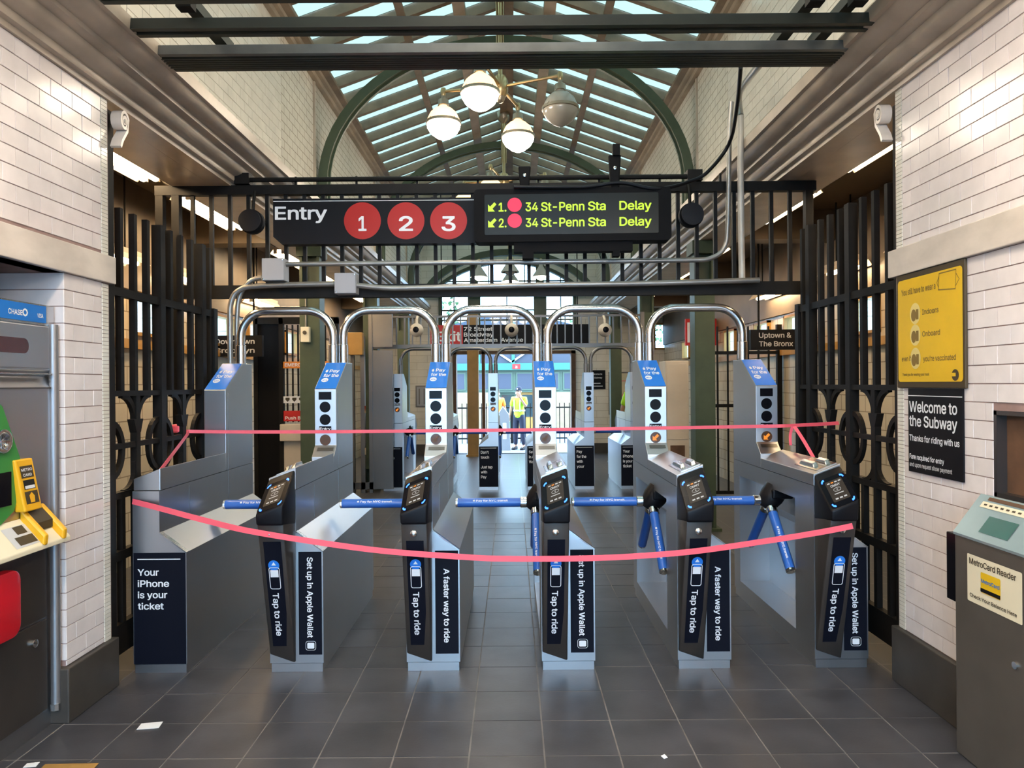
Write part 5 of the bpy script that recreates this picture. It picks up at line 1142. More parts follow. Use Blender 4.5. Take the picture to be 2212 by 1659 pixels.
# junction boxes and conduits on the grille
for (x0, x1, y0, y1), lb in (((565, 613, 557, 606), 'upper grey junction box on the grille'), ((722, 768, 589, 634), 'lower grey junction box on the grille')):
    a, b = at(x0, y1, 5.16), at(x1, y0, 5.16)
    t = thing('junction_box', lb, 'junction box', (a.x, 5.16, a.z)); w_, h_ = b.x - a.x, b.z - a.z
    B(0, w_, 0.006, 0.12, 0, h_).build('box_body', 'box_grey', t, bevel=0.004); B(0.003, w_ - 0.003, 0, 0.006, 0.003, h_ - 0.003).build('box_cover', 'box_grey', t)
    for sx, sz in ((0.012, 0.012), (w_ - 0.012, h_ - 0.012)): MB().lathe([(0.005, 0), (0.005, 0.003), (0.001, 0.004)], (sx, 0, sz), 8, 'Y').build('screw', 'chrome', t)
def conduit(pts, r, m, label, name='conduit', cat='conduit', sm=6):
    P_ = smoothpath(pts, sm) if sm else [Vector(p) for p in pts]
    c = P_[0].copy(); o = MB().tube([q - c for q in P_], r, 10).build(name, m, None, smooth=True); o.location = c
    return tag(o, label, cat, 'conduits and cables on the grille')
conduit([at(613, 571, 5.22), at(900, 568, 5.22), at(1250, 565, 5.22), at(1480, 562, 5.22), at(1535, 558, 5.22), at(1565, 535, 5.22), at(1572, 490, 5.22), at(1574, 400, 5.22), at(1576, 280, 5.20), at(1580, 220, 5.18)], 0.018, 'conduit', 'grey conduit from the upper junction box turning up on the poster side')
conduit([at(498, 790, 5.20), at(497, 700, 5.20), at(499, 655, 5.20), at(515, 628, 5.20), at(560, 618, 5.20), at(722, 613, 5.20)], 0.020, 'conduit', 'grey conduit rising from the readerless turnstile to the lower junction box')
conduit([at(768, 616, 5.20), at(830, 622, 5.20), at(900, 622, 5.20), at(1150, 616, 5.20), at(1400, 612, 5.20), at(1640, 605, 5.20)], 0.020, 'conduit', 'long grey conduit from the lower junction box along the grille rail')
conduit([at(513, 780, 5.24), at(512, 690, 5.24), at(518, 640, 5.24), at(540, 608, 5.24), at(565, 600, 5.24)], 0.018, 'conduit', 'grey conduit bending into the upper junction box')
conduit([at(1603, 610, 5.25), at(1600, 400, 5.25), at(1600, 250, 5.25)], 0.024, 'conduit_white', 'pale vertical pipe above the grille on the poster side')
conduit([at(1600, 250, 5.25), at(1598, 200, 5.25), at(1640, 140, 4.4), at(1700, 60, 3.75)], 0.022, 'conduit', 'dark pipe running from the pale pipe up to the overhead beams')
conduit([at(1600, 145, 4.3), at(1592, 230, 4.7), at(1575, 310, 5.1), at(1530, 370, 5.12), at(1490, 392, 5.12), at(1420, 408, 5.05), at(1340, 395, 5.05), at(1260, 404, 5.05), at(1110, 404, 5.05)], 0.013, 'black', 'black cable looping down to the departure display', 'cable', 'cable')
conduit([at(352, 388, 5.46), at(362, 396, 5.44), at(400, 400, 5.42), at(500, 399, 5.40)], 0.014, 'conduit', 'bent conduit from the nearest aisle light to the grille')

# ================================================================== ticket machine in the left niche
MX = XL - 0.036
t = thing('ticket_machine', 'stainless ticket vending machine with blue header in the wall niche', 'ticket machine', (MX, 0, 0))
def mf(px, py):
    d = -MX * 1550 / (1106 - px); yt = py - 0.00785 * (1106 - px)
    return d, 1.55 + (829.5 - yt) / 1550 * d
Y0, Y1 = NICHE0 + 0.02, NICHE1 - 0.012
mb = MB().prism([(-0.34, 0.0), (-0.02, 0.0), (-0.02, 0.86), (0.0, 0.90), (0.0, 1.545), (-0.02, 1.60), (0.0, 1.63), (0.0, 1.83), (-0.34, 1.83)], 'Y', Y0, Y1)
body = mb.build('machine_body', 'steel', t)
B(-0.34, -0.004, Y0, Y1, 1.832, 1.925).build('header_box', 'steel_bright', t)
F = plane_frame((0, 0, 0), (0, 1, 0), (0, 0, 1))
p = Print(F, t); p.rect(Y0 + 0.03, 1.842, 3.262, 1.918, 0.001); hd = p.build('header_panel', 'mvm_blue')
p = Print(F, hd); a = mf(18, 672); p.text('CHASE', a[0], 1.864, 0.088, 0.042, 0.02, 0.002); p.line([(a[0] + 0.105 + 0.014 * math.cos(k * 0.785), 1.878 + 0.014 * math.sin(k * 0.785)) for k in range(8)], 0.008, 0.002, True)
p.text('VISA', 3.20, 1.864, 0.040, 0.034, 0.02, 0.002); p.build('lettering', 'white_print')
B(0.0, 0.006, Y0, 3.272, 1.636, 1.826).build('display_panel', 'steel', t, bevel=0.003)
F2 = plane_frame((0.006, 0, 0), (0, 1, 0), (0, 0, 1))
p = Print(F2, t); p.rr(2.55, 1.699, 3.134, 1.765, 0.03, 0.001); p.build('display_window', 'slot_red')
B(-0.002, 0.02, Y0, 3.272, 1.605, 1.615).build('ledge', 'steel_bright', t, bevel=0.003); B(-0.002, 0.014, Y0, 3.272, 1.545, 1.552).build('ledge', 'steel_dark', t)
MB().tube([(0.006, 3.303, 0.09), (0.006, 3.303, 1.84)], 0.020, 10).build('edge_tube', 'steel_dull', t, smooth=True)
MB().tube([(0.006, 3.303, 0.07), (0.006, 3.303, 0.10)], 0.024, 10).build('tube_collar', 'steel_bright', t)
# green panel, yellow card unit, shelf, red cup
gp = [(2.52, 1.02), (2.95, 0.985), (3.03, 1.03), (3.075, 1.14), (3.07, 1.25), (2.965, 1.475), (2.90, 1.52), (2.52, 1.52)]
MB().prism(gp, 'X', 0.0, 0.012).build('green_panel', 'mvm_green', t, bevel=0.004)
MB().lathe([(0.05, 0), (0.05, 0.012), (0.035, 0.014), (0.02, 0.006)], (0.012, 2.955, 1.33), 18, 'X').build('coin_slot', 'chrome', t, smooth=True)
B(0.012, 0.017, 2.62, 3.005, 1.06, 1.20).build('touch_screen', 'black_gloss', t)
a = [(0.0, 3.045, 1.02), (0.0, 3.165, 1.02), (0.0, 3.135, 1.245), (0.0, 3.015, 1.245)]
b = [(0.045, 3.05, 1.02), (0.045, 3.16, 1.02), (0.022, 3.13, 1.245), (0.022, 3.02, 1.245)]
yu = MB().hexa(a, b).build('card_unit', 'yellow_unit', t, bevel=0.006, seg=2)
Fy = quad_frame(b[0], b[1], b[2], b[3])
p = Print(Fy, yu); p.rect(0.14, 0.64, 0.86, 0.87, 0.0015); p.rect(0.14, 0.14, 0.88, 0.38, 0.0015); p.build('unit_print', 'dark_ink')
p = Print(Fy, yu); p.rect(0.18, 0.42, 0.82, 0.60, 0.0015); p.build('unit_window', 'led_glass')
p = Print(Fy, yu); p.text('METRO', 0.19, 0.77, 0.62, 0.10, 0.02, 0.0025); p.text('CARD', 0.24, 0.67, 0.50, 0.10, 0.02, 0.0025); p.rect(0.22, 0.43, 0.78, 0.49, 0.0025); p.build('lettering', 'paper')
p = Print(Fy, yu); p.poly([(0.38, 0.16), (0.62, 0.16), (0.66, 0.28), (0.52, 0.36), (0.36, 0.30)], 0.0025); p.build('unit_print', 'yellow_unit')
sh = MB().hexa([(0.0, 2.5, 0.86), (0.0, 3.27, 0.86), (0.10, 3.27, 0.855), (0.10, 2.5, 0.855)], [(0.0, 2.5, 0.99), (0.0, 3.27, 0.99), (0.10, 3.27, 0.875), (0.10, 2.5, 0.875)]).build('shelf', 'cream', t, bevel=0.004)
Fs = quad_frame((0.10, 2.5, 0.875), (0.10, 3.27, 0.875), (0.0, 3.27, 0.99), (0.0, 2.5, 0.99))
p = Print(Fs, sh); p.rect(0.56, 0.12, 0.76, 0.80, 0.0015); p.build('shelf_plate', 'grey_print'); p.rect(0.60, 0.18, 0.74, 0.45, 0.0025); p.rect(0.64, 0.52, 0.72, 0.78, 0.0025); p.build('shelf_print', 'dark_ink')
for ya in (3.075, 3.205):
    MB().hexa([(0.0, ya, 0.95), (0.0, ya + 0.03, 0.95), (0.105, ya + 0.03, 0.87), (0.105, ya, 0.87)], [(0.0, ya, 1.035), (0.0, ya + 0.03, 1.035), (0.11, ya + 0.03, 0.915), (0.11, ya, 0.915)]).build('ticket_holder', 'yellow_unit', t, bevel=0.008, seg=2)
MB().hexa([(0.0, 3.105, 0.99), (0.0, 3.205, 0.99), (0.06, 3.205, 0.93), (0.06, 3.105, 0.93)], [(0.0, 3.105, 1.03), (0.0, 3.205, 1.03), (0.06, 3.205, 0.965), (0.06, 3.105, 0.965)]).build('ticket_slot', 'dark_ink', t)
MB().prism(rrect(2.55, 0.52, 3.0, 0.80, 0.05), 'X', -0.02, 0.06).build('change_cup', 'mvm_red', t, bevel=0.012, seg=2, smooth=True)
B(-0.02, -0.008, Y0 + 0.02, 3.265, 0.09, 0.50).build('lower_door', 'wedge', t, bevel=0.003); B(-0.02, -0.008, Y0 + 0.02, 3.265, 0.51, 0.845).build('lower_door', 'wedge', t, bevel=0.003)
MB().lathe([(0.018, 0), (0.018, 0.012), (0.01, 0.016), (0.002, 0.017)], (-0.008, 3.17, 0.42), 14, 'X').build('lock', 'chrome', t, smooth=True)

# ================================================================== fare card reader pedestal on the right
t = thing('card_balance_reader', 'dark pedestal card balance reader against the poster wall', 'card reader', (0, 0, 0))
KX, KY0, KY1, KZ = 1.845, 2.40, 3.0, 0.907
MB().prism([(KX, 0), (XR - 0.03, 0), (XR - 0.03, 1.06), (KX, KZ)], 'Y', KY0, KY1).build('pedestal_body', 'pedestal', t, bevel=0.006)
MB().hexa([(KX - 0.004, KY0, KZ + 0.002), (KX - 0.004, KY1, KZ + 0.002), (XR - 0.03, KY1, 1.062), (XR - 0.03, KY0, 1.062)], [(KX - 0.004, KY0, KZ + 0.012), (KX - 0.004, KY1 + 0.004, KZ + 0.012), (XR - 0.03, KY1 + 0.004, 1.076), (XR - 0.03, KY0, 1.076)]).build('sloping_top', 'teal_metal', t)
Fk = quad_frame((KX - 0.004, KY1, KZ + 0.012), (KX - 0.004, KY0, KZ + 0.012), (XR - 0.03, KY0, 1.076), (XR - 0.03, KY1, 1.076))
p = Print(Fk, t); p.rect(0.22, 0.16, 0.50, 0.55, 0.002); p.build('small_screen', 'teal_screen')
p = Print(Fk, t); p.rect(0.07, 0.70, 0.80, 0.84, 0.002); p.build('card_slot_strip', 'cream'); p.rect(0.10, 0.88, 0.80, 0.96, 0.002); p.build('card_slot', 'bronze')
for k in range(12): p.rect(0.10 + 0.055 * k, 0.75, 0.13 + 0.055 * k, 0.79, 0.003)
p.build('slot_print', 'dark_ink')
Fw = plane_frame((KX, 0, 0), (0, -1, 0), (0, 0, 1))
p = Print(Fw, t); p.rr(-2.914, 0.66, -2.60, 0.85, 0.006, 0.002); pl = p.build('name_plate', 'cream')
p = Print(Fw, pl); p.text('MetroCard Reader', -2.900, 0.812, 0.27, 0.046, 0.0, 0.003); p.text('Check Your Balance Here', -2.898, 0.680, 0.27, 0.028, 0.0, 0.003); p.build('lettering', 'dark_ink')
p = Print(Fw, pl); p.rr(-2.83, 0.715, -2.715, 0.795, 0.006, 0.003); p.build('card_picture', 'yellow'); p.rect(-2.83, 0.718, -2.715, 0.733, 0.004); p.build('card_picture', 'black'); p.text('MetroCard', -2.825, 0.755, 0.105, 0.028, 0.01, 0.004); p.build('card_picture', 'mvm_blue')
MB().lathe([(0.014, 0), (0.014, 0.006), (0.004, 0.008)], (KX - 0.006, 2.64, 0.50), 12, 'X').build('lock', 'chrome', t)
B(KX + 0.01, XR - 0.05, KY1, KY1 + 0.075, 0.62, 0.905).build('side_box', 'black_gloss', t, bevel=0.004); B(KX + 0.02, XR - 0.06, KY1, KY1 + 0.02, 0.50, 0.62).build('side_box', 'black', t)

# ================================================================== posters on the right wall
def wall_frame(): return plane_frame((XR - 0.004, 0, 0), (0, -1, 0), (0, 0, 1))
t = thing('yellow_poster', 'yellow mask-rule poster in a black frame on the tiled wall', 'poster', (0, 0, 0))
A0, A1, Zb, Zt = -3.677, -3.125, 1.515, 2.083
MB().prism([(XR - 0.002, -A0), (XR - 0.016, -A0), (XR - 0.016, -A1), (XR - 0.002, -A1)], 'Z', Zb, Zt).build('poster_frame', 'dark_ink', t, bevel=0.004)
Fp = plane_frame((XR - 0.016, 0, 0), (0, -1, 0), (0, 0, 1))
p = Print(Fp, t); p.rr(A0 + 0.016, Zb + 0.030, A1 - 0.012, Zt - 0.028, 0.018, 0.0015); sh = p.build('poster_sheet', 'yellow')
def rel(u, v): return A0 + u * (A1 - A0), Zb + v * (Zt - Zb)
p = Print(Fp, sh)
def tx(s_, u, v, w_, em, b=0.004): 
    a = rel(u, v); p.text(s_, a[0], a[1], w_ * (A1 - A0), em, b, 0.0025)
tx('You still have to wear a', 0.09, 0.815, 0.53, 0.056, 0.012)
tx('Indoors', 0.42, 0.62, 0.24, 0.048, 0.012); tx('Onboard', 0.42, 0.435, 0.26, 0.048, 0.012); tx('even if', 0.09, 0.235, 0.15, 0.048, 0.012); tx("you're vaccinated", 0.43, 0.225, 0.46, 0.048, 0.012); tx('Thank you for wearing your mask', 0.10, 0.105, 0.42, 0.026)
p.build('lettering', 'brown_ink')
mk = [(0.66, 0.80), (0.67, 0.93), (0.90, 0.93), (0.89, 0.78)]
p.line([rel(*q) for q in mk], 0.006, 0.0025, True); p.line([rel(*q) for q in ((0.67, 0.91), (0.64, 0.86), (0.66, 0.82))], 0.004, 0.0025); p.line([rel(*q) for q in ((0.90, 0.90), (0.94, 0.85), (0.89, 0.80))], 0.004, 0.0025)
p.build('mask_drawing', 'brown_ink')
for v in (0.62, 0.435, 0.235):
    c = rel(0.31, v + 0.02)
    p = Print(Fp, sh); p.disc(c[0], c[1], 0.045, 0.0022, 24, 0.052); p.build('picture_disc', 'pale_ink')
    p.disc(c[0] - 0.012, c[1] - 0.008, 0.022, 0.0028, 16, 0.030); p.rect(c[0] + 0.008, c[1] - 0.03, c[0] + 0.030, c[1] + 0.02, 0.0028); p.build('picture_print', 'brown_ink')
c = rel(0.88, 0.105); p = Print(Fp, sh); p.disc(c[0], c[1], 0.026, 0.0025, 20); p.build('print_mark', 'dark_ink'); p.rect(c[0] - 0.024, c[1] - 0.006, c[0] + 0.004, c[1] + 0.010, 0.0032); p.build('print_mark', 'yellow')

t = thing('welcome_sign', 'black Welcome to the Subway sign below the yellow poster', 'sign', (0, 0, 0))
A0, A1, Zb, Zt = -3.587, -3.154, 1.101, 1.513
MB().prism([(XR - 0.002, -A0), (XR - 0.010, -A0), (XR - 0.010, -A1), (XR - 0.002, -A1)], 'Z', Zb, Zt).build('sign_panel', 'sign_black', t)
Fp = plane_frame((XR - 0.010, 0, 0), (0, -1, 0), (0, 0, 1)); p = Print(Fp, t)
p.rect(A0, 1.475, A1, 1.479, 0.0015)
p.text('Welcome to', A0 + 0.012, 1.398, 0.385, 0.100, 0.014, 0.002); p.text('the Subway', A0 + 0.012, 1.328, 0.385, 0.100, 0.014, 0.002); p.text('Thanks for riding with us', A0 + 0.012, 1.255, 0.40, 0.056, 0.008, 0.002)
p.text('Fare required for entry', A0 + 0.012, 1.165, 0.285, 0.046, 0.006, 0.002); p.build('lettering', 'white_print')
p.text('and upon request show payment', A0 + 0.012, 1.128, 0.345, 0.040, 0.006, 0.002); p.build('lettering', 'grey_print')

# ================================================================== red tape
def ribbon(pts, w, label, extra=(), n=6):
    P_ = smoothpath(pts, n); c = P_[0].copy()
    t = thing('barrier_tape', label, 'tape', c, 0, 'red tape strung across the turnstiles')
    MB().bar([q - c for q in P_], 0.0016, w, (0, 1, 0)).build('tape_strip', 'tape_red', t)
    for e, ew in extra:
        MB().bar([q - c for q in smoothpath(e, n)], 0.0016, ew, (1, 0, 0) if abs(e[0].y - e[-1].y) > 0.3 else (0, 1, 0)).build('tape_end', 'tape_red', t)
    return t
TDp = 3.685
t = ribbon([at(286, 1083, 3.872), at(345, 1098, 3.82), at(450, 1126, 3.74), at(560, 1151, TDp), at(800, 1187, TDp), at(1000, 1203, TDp), at(1106, 1207, TDp), at(1300, 1205, TDp), at(1480, 1193, TDp), at(1640, 1171, 3.70), at(1770, 1150, TDp), at(1842, 1136, 3.66)], 0.030,
       'lower red barrier tape sagging in front of the turnstile readers')
t = ribbon([at(378, 930, 4.62), at(420, 932, 4.70), at(600, 933, 4.77), at(900, 931, 4.77), at(1106, 929, 4.77), at(1400, 925, 4.77), at(1640, 921, 4.76), at(1715, 919, 4.66), at(1812, 914, 4.30)], 0.022,
       'upper red barrier tape strung across the towers between the railings',
       [([at(408, 934, 4.60), at(385, 965, 4.3), at(345, 1018, 3.92)], 0.026), ([at(1712, 921, 4.60), at(1707, 940, 4.6), at(1708, 962, 4.58)], 0.018), ([at(1716, 921, 4.60), at(1735, 950, 4.52), at(1757, 988, 4.45)], 0.022)])
c = at(380, 926, 4.60) - t.location
MB().box(c.x - 0.03, c.x + 0.03, -0.03, 0.03, c.z - 0.028, c.z + 0.028).build('tape_knot', 'tape_red', t, bevel=0.012, seg=2)

# ================================================================== litter
def litter(px, py, w_, h_, ang, label, m='paper'):
    c = at(px, py, 2402.5 / (py + 0.00785 * (px - 1106) - 829.5))
    me = MB().add([(-w_ / 2, -h_ / 2, 0.002), (w_ / 2, -h_ / 2, 0.003), (w_ / 2, h_ / 2, 0.006), (-w_ / 2, h_ / 2, 0.003), (-w_ / 2, -h_ / 2, 0.0), (w_ / 2, -h_ / 2, 0.001), (w_ / 2, h_ / 2, 0.004), (-w_ / 2, h_ / 2, 0.001)],
                    [(0, 1, 2, 3), (7, 6, 5, 4), (0, 4, 5, 1), (1, 5, 6, 2), (2, 6, 7, 3), (3, 7, 4, 0)]).build('paper_scrap', m)
    me.location = (c.x, c.y, 0.0006); me.rotation_euler = (0, 0, ang); tag(me, label, 'paper scrap')
litter(324, 1569, 0.095, 0.055, 0.12, 'white card lying on the floor before the readerless turnstile')
litter(1435, 1636, 0.018, 0.022, 0.4, 'tiny white paper bit on the floor on the poster side')
litter(68, 1654, 0.05, 0.03, 0.1, 'small white scrap on the floor beside the ticket machine')
litter(150, 1657, 0.22, 0.035, 0.0, 'yellow tape strip on the floor beside the ticket machine', 'brown_col')

# ================================================================== far equipment
FG = 10.62
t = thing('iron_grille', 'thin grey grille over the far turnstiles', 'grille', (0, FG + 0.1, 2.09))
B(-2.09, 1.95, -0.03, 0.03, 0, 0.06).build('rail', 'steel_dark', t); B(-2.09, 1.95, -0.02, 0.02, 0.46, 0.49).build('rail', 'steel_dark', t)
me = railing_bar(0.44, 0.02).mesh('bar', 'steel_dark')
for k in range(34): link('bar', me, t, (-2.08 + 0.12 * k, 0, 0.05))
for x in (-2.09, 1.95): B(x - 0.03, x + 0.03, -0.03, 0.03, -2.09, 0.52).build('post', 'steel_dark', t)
for px, lb in ((900, 'left'), (1105, 'middle'), (1307, 'right')):
    c = at(px, 713, FG - 0.12); t = thing('dome_camera', '%s white dome camera hanging over the far turnstiles' % lb, 'camera', c, 0, 'white dome cameras')
    prf = [(0.10 * math.sin(PI * k / 12), 0.10 * math.cos(PI * k / 12)) for k in range(13)]
    prf[0] = (0.003, 0.10); prf[-1] = (0.003, -0.10)
    MB().lathe(prf, (0, 0, 0), 20).build('camera_ball', 'plaster', t, smooth=True)
    MB().lathe([(0.045, 0.085), (0.042, 0.098), (0.02, 0.105), (0.003, 0.106)], (0, 0, 0), 16, 'Y').build('lens', 'black_gloss', t, smooth=True)
    MB().tube([(0, 0, 0.09), (0, 0.02, 0.16), (0, 0.12, 0.21), (0, 0.22, 0.22)], 0.02, 8).build('camera_arm', 'plaster', t)

# exit sign
t = thing('exit_sign', 'red and black street exit sign beyond the far turnstiles', 'sign', (0, 12.9, 0))
a, b = at(930, 745, 12.9), at(1272, 700, 12.9)
B(a.x, b.x, 0, 0.08, a.z, b.z).build('sign_box', 'sign_black', t)
F = plane_frame((0, 0, 0), (1, 0, 0), (0, 0, 1))
r1 = at(1000, 745, 12.9).x
p = Print(F, t); p.rect(a.x, a.z, r1, b.z, 0.002); rd = p.build('red_field', 'red_sign')
p = Print(F, rd); p.text('Exit', at(938, 737, 12.9).x, at(938, 737, 12.9).z, 0.49, 0.33, 0.014, 0.004); p.build('lettering', 'white_print')
p = Print(F, t)
for s_, y_, x1 in (('72 Street', 715, 1064), ('Broadway', 727, 1066), ('Amsterdam  Avenue', 739, 1130)):
    q = at(1002, y_, 12.9); p.text(s_, q.x, q.z, at(x1, y_, 12.9).x - q.x, 0.135, 0.012, 0.004); p.build('lettering', 'white_print')
for x in (a.x + 0.2, b.x - 0.2): MB().tube([(x, 0.04, b.z), (x, 0.04, 5.0)], 0.010, 6).build('hanger', 'iron', t)

def hang_sign(x0, x1, y0, y1, d, lines, label, tx0, em, discs=()):
    a, b = at(x0, y1, d), at(x1, y0, d)
    t = thing('direction_sign', label, 'sign', (a.x, d, a.z)); w_, h_ = b.x - a.x, b.z - a.z
    B(0, w_, 0, 0.06, 0, h_).build('sign_box', 'sign_black', t)
    F = plane_frame((0, 0, 0), (1, 0, 0), (0, 0, 1)); p = Print(F, t)
    for k, (s_, w2) in enumerate(lines): p.text(s_, tx0, h_ * 0.60 - k * h_ * 0.42, w2, em, 0.012, 0.003); p.build('lettering', 'grey_print')
    for dx in discs:
        p = Print(F, t); p.disc(dx, h_ * 0.5, h_ * 0.26, 0.003, 20); p.build('disc', 'red_disc')
    for x in (0.1, w_ - 0.1): MB().tube([(x, 0.03, h_), (x, 0.03, 3.3 - a.z)], 0.012, 6).build('hanger', 'iron', t)
hang_sign(1622, 1760, 711, 756, 8.0, (('Uptown &', 0.36), ('The Bronx', 0.38)), 'black Uptown and The Bronx sign behind the poster-side railing', 0.09, 0.105, (0.56, 0.67))
hang_sign(440, 566, 724, 771, 8.0, (('Downtown', 0.44), ('Brooklyn', 0.44)), 'black Downtown Brooklyn sign behind the ticket-side railing', 0.13, 0.105)
t = thing('red_notice', 'red and white notice board behind the nearest poster-side green column', 'notice', (2.86, 11.8, 2.16))
B(0, 0.56, 0, 0.05, 0, 0.44).build('board', 'red_sign', t); B(0.03, 0.07, -0.003, 0, 0.05, 0.38).build('white_strip', 'white_print', t); B(0.52, 0.545, -0.003, 0, 0.08, 0.30).build('white_strip', 'white_print', t)
B(0.25, 0.30, 0.02, 0.05, -2.16, 0).build('post', 'iron', t)

# emergency exit gate on the left
GD = 8.5
t = thing('exit_gate', 'dark emergency exit gate with red notices behind the first hoop', 'gate', (-3.05, GD, 0))
for x in (0, 0.30, 0.95): B(x, x + 0.05, -0.03, 0.03, 0, 2.35).build('post', 'iron', t)
B(0, 1.0, -0.03, 0.03, 2.28, 2.36).build('rail', 'iron', t); B(0, 1.0, -0.03, 0.03, 0.05, 0.15).build('rail', 'iron', t)
B(0.05, 0.30, 0, 0.02, 0.1, 2.28).build('panel', 'black_matte', t)
me = railing_bar(1.15, 0.018).mesh('bar', 'iron')
for k in range(9): link('bar', me, t, (0.39 + 0.065 * k, 0, 1.12))
B(0.35, 0.95, -0.02, 0.02, 0.15, 0.90).build('panel', 'plaster', t); B(0.32, 0.97, -0.09, -0.02, 0.90, 1.10).build('push_bar', 'plaster', t, bevel=0.01)
F = plane_frame((0, -0.03, 0), (1, 0, 0), (0, 0, 1))
for z0, z1, m, s_, ww, em, c2 in ((1.755, 1.835, 'orange', 'EMERGENCY EXIT', 0.5, 0.075, 'paper'), (1.13, 1.255, 'red_sign', 'Push Bar for Exit', 0.44, 0.07, 'paper')):
    n_ = B(0.34, 0.94, -0.03, -0.02, z0, z1).build('notice', m, t); p = Print(F, n_); p.text(s_, 0.37, z0 + 0.022, ww, em, 0.01, 0.003); p.build('lettering', c2)
n_ = B(0.34, 0.94, -0.03, -0.02, 1.345, 1.425).build('notice', 'paper', t); p = Print(F, n_)
for k in range(3): p.poly([(0.40 + 0.08 * k, 1.36), (0.425 + 0.08 * k, 1.385), (0.425 + 0.08 * k, 1.41), (0.375 + 0.08 * k, 1.41), (0.375 + 0.08 * k, 1.385)], 0.003)
p.rect(0.62, 1.38, 0.75, 1.40, 0.003); p.build('badges', 'dark_ink')
# small beige box on the nearest left column
t = thing('call_box', 'small beige call box on the nearest ticket-side green column', 'call box', (-2.13, 7.6 - 0.10, 2.0))
B(-0.06, 0.03, -0.06, 0, 0, 0.16).build('box_body', 'cream', t, bevel=0.005); MB().lathe([(0.02, 0), (0.02, 0.01), (0.005, 0.012)], (-0.015, -0.06, 0.10), 12, 'Y').build('button', 'dark_ink', t)
MB().tube([(-0.015, -0.02, 0.16), (-0.015, -0.01, 0.5), (-0.015, -0.01, 0.9)], 0.01, 6).build('feed_pipe', 'conduit', t)

# steel service gate left of the far turnstiles
t = thing('service_gate', 'grey steel service gate at the left end of the far turnstiles', 'gate', (-2.62, 10.35, 0))
for x, w_ in ((0.0, 0.05), (0.30, 0.05), (0.44, 0.06), (0.56, 0.05)): B(x, x + w_, -0.03, 0.03, 0, 2.25 if x < 0.5 else 2.62).build('post', 'steel_dark', t)
B(0.61, 0.90, -0.01, 0.03, 0.05, 2.05).build('panel', 'steel_dark', t); B(0.61, 0.90, -0.01, 0.03, 2.10, 2.6).build('panel', 'steel_dark', t)
B(0.05, 0.50, -0.16, -0.03, 1.98, 2.30).build('header_box', 'brown_col', t, bevel=0.01)
B(0, 0.61, -0.03, 0.03, 0.05, 0.15).build('rail', 'steel_dark', t)
for k in range(5): B(0.10, 0.29, -0.012, 0.012, 0.5 + 0.3 * k, 0.53 + 0.3 * k).build('rail', 'iron', t)
for z in (0.55, 1.15): B(0.50, 0.52, -0.05, -0.03, z, z + 0.10).build('hinge', 'chrome', t)
# steel cabinet on the right
t = thing('steel_cabinet', 'tall beige-grey steel cabinet beside the nearest poster-side green column', 'cabinet', (2.03, 9.5, 0))
B(0, 0.31, 0, 0.4, 0.05, 1.84).build('cabinet_body', 'plaster', t, bevel=0.008); B(-0.005, 0.315, -0.005, 0.405, 0, 0.05).build('cabinet_base', 'iron', t)
B(0.02, 0.29, -0.006, 0, 0.80, 1.80).build('cabinet_door', 'plaster', t, bevel=0.003); B(0.06, 0.25, -0.008, 0, 0.42, 0.72).build('red_panel', 'bronze', t)
# low notices on the far wall
t = thing('far_welcome_sign', 'small black welcome sign on the far wall right of the street door', 'sign', (1.72, FAR, 1.42))
B(0, 0.36, -0.02, 0, 0, 0.42).build('sign_panel', 'sign_black', t); p = Print(plane_frame((0, -0.02, 0), (1, 0, 0), (0, 0, 1)), t)
for k, (s_, w_) in enumerate((('Welcome to', 0.26), ('the Subway', 0.26))): p.text(s_, 0.03, 0.32 - 0.08 * k, w_, 0.07, 0.01, 0.003)
p.rect(0.03, 0.12, 0.25, 0.14, 0.003); p.rect(0.03, 0.06, 0.30, 0.075, 0.003); p.build('lettering', 'white_print')
t = thing('wall_map', 'grey framed map panel on the far wall left of the street door', 'map', (-2.15, FAR, 1.05))
B(0, 0.55, -0.02, 0, 0, 0.48).build('map_frame', 'steel_dark', t); B(0.03, 0.52, -0.025, -0.02, 0.03, 0.45).build('map_sheet', 'box_grey', t)
p = Print(plane_frame((0, -0.025, 0), (1, 0, 0), (0, 0, 1)), t)
for k in range(4): p.rect(0.07 + 0.11 * k, 0.06, 0.10 + 0.11 * k, 0.41, 0.002)
p.build('map_lines', 'steel_dark')
t = thing('wall_map', 'pale route map panel on the far wall beside the small welcome sign', 'map', (2.15, FAR, 0.85))
B(0, 0.75, -0.02, 0, 0, 0.95).build('map_frame', 'steel_dark', t); B(0.03, 0.72, -0.025, -0.02, 0.03, 0.92).build('map_sheet', 'cream', t)
p = Print(plane_frame((0, -0.025, 0), (1, 0, 0), (0, 0, 1)), t); p.line([(0.1, 0.1), (0.35, 0.5), (0.6, 0.8)], 0.015, 0.002); p.line([(0.1, 0.75), (0.65, 0.75)], 0.015, 0.002); p.build('map_lines', 'tape_red')
t = thing('steel_column', 'ochre painted column standing before the street door', 'column', (-0.84, 15.5, 0)); t['kind'] = 'structure'
for s in (-1, 1): B(s * 0.10 - 0.02, s * 0.10 + 0.02, -0.11, 0.11, 0, 3.05).build('flange', 'brown_col', t)
B(-0.08, 0.08, -0.02, 0.02, 0, 3.05).build('web', 'brown_col', t); B(-0.15, 0.15, -0.15, 0.15, 0, 0.04).build('base_plate', 'brown_col', t); B(-0.08, 0.08, -0.105, -0.09, 0.04, 3.05).build('cover_plate', 'brown_col', t)

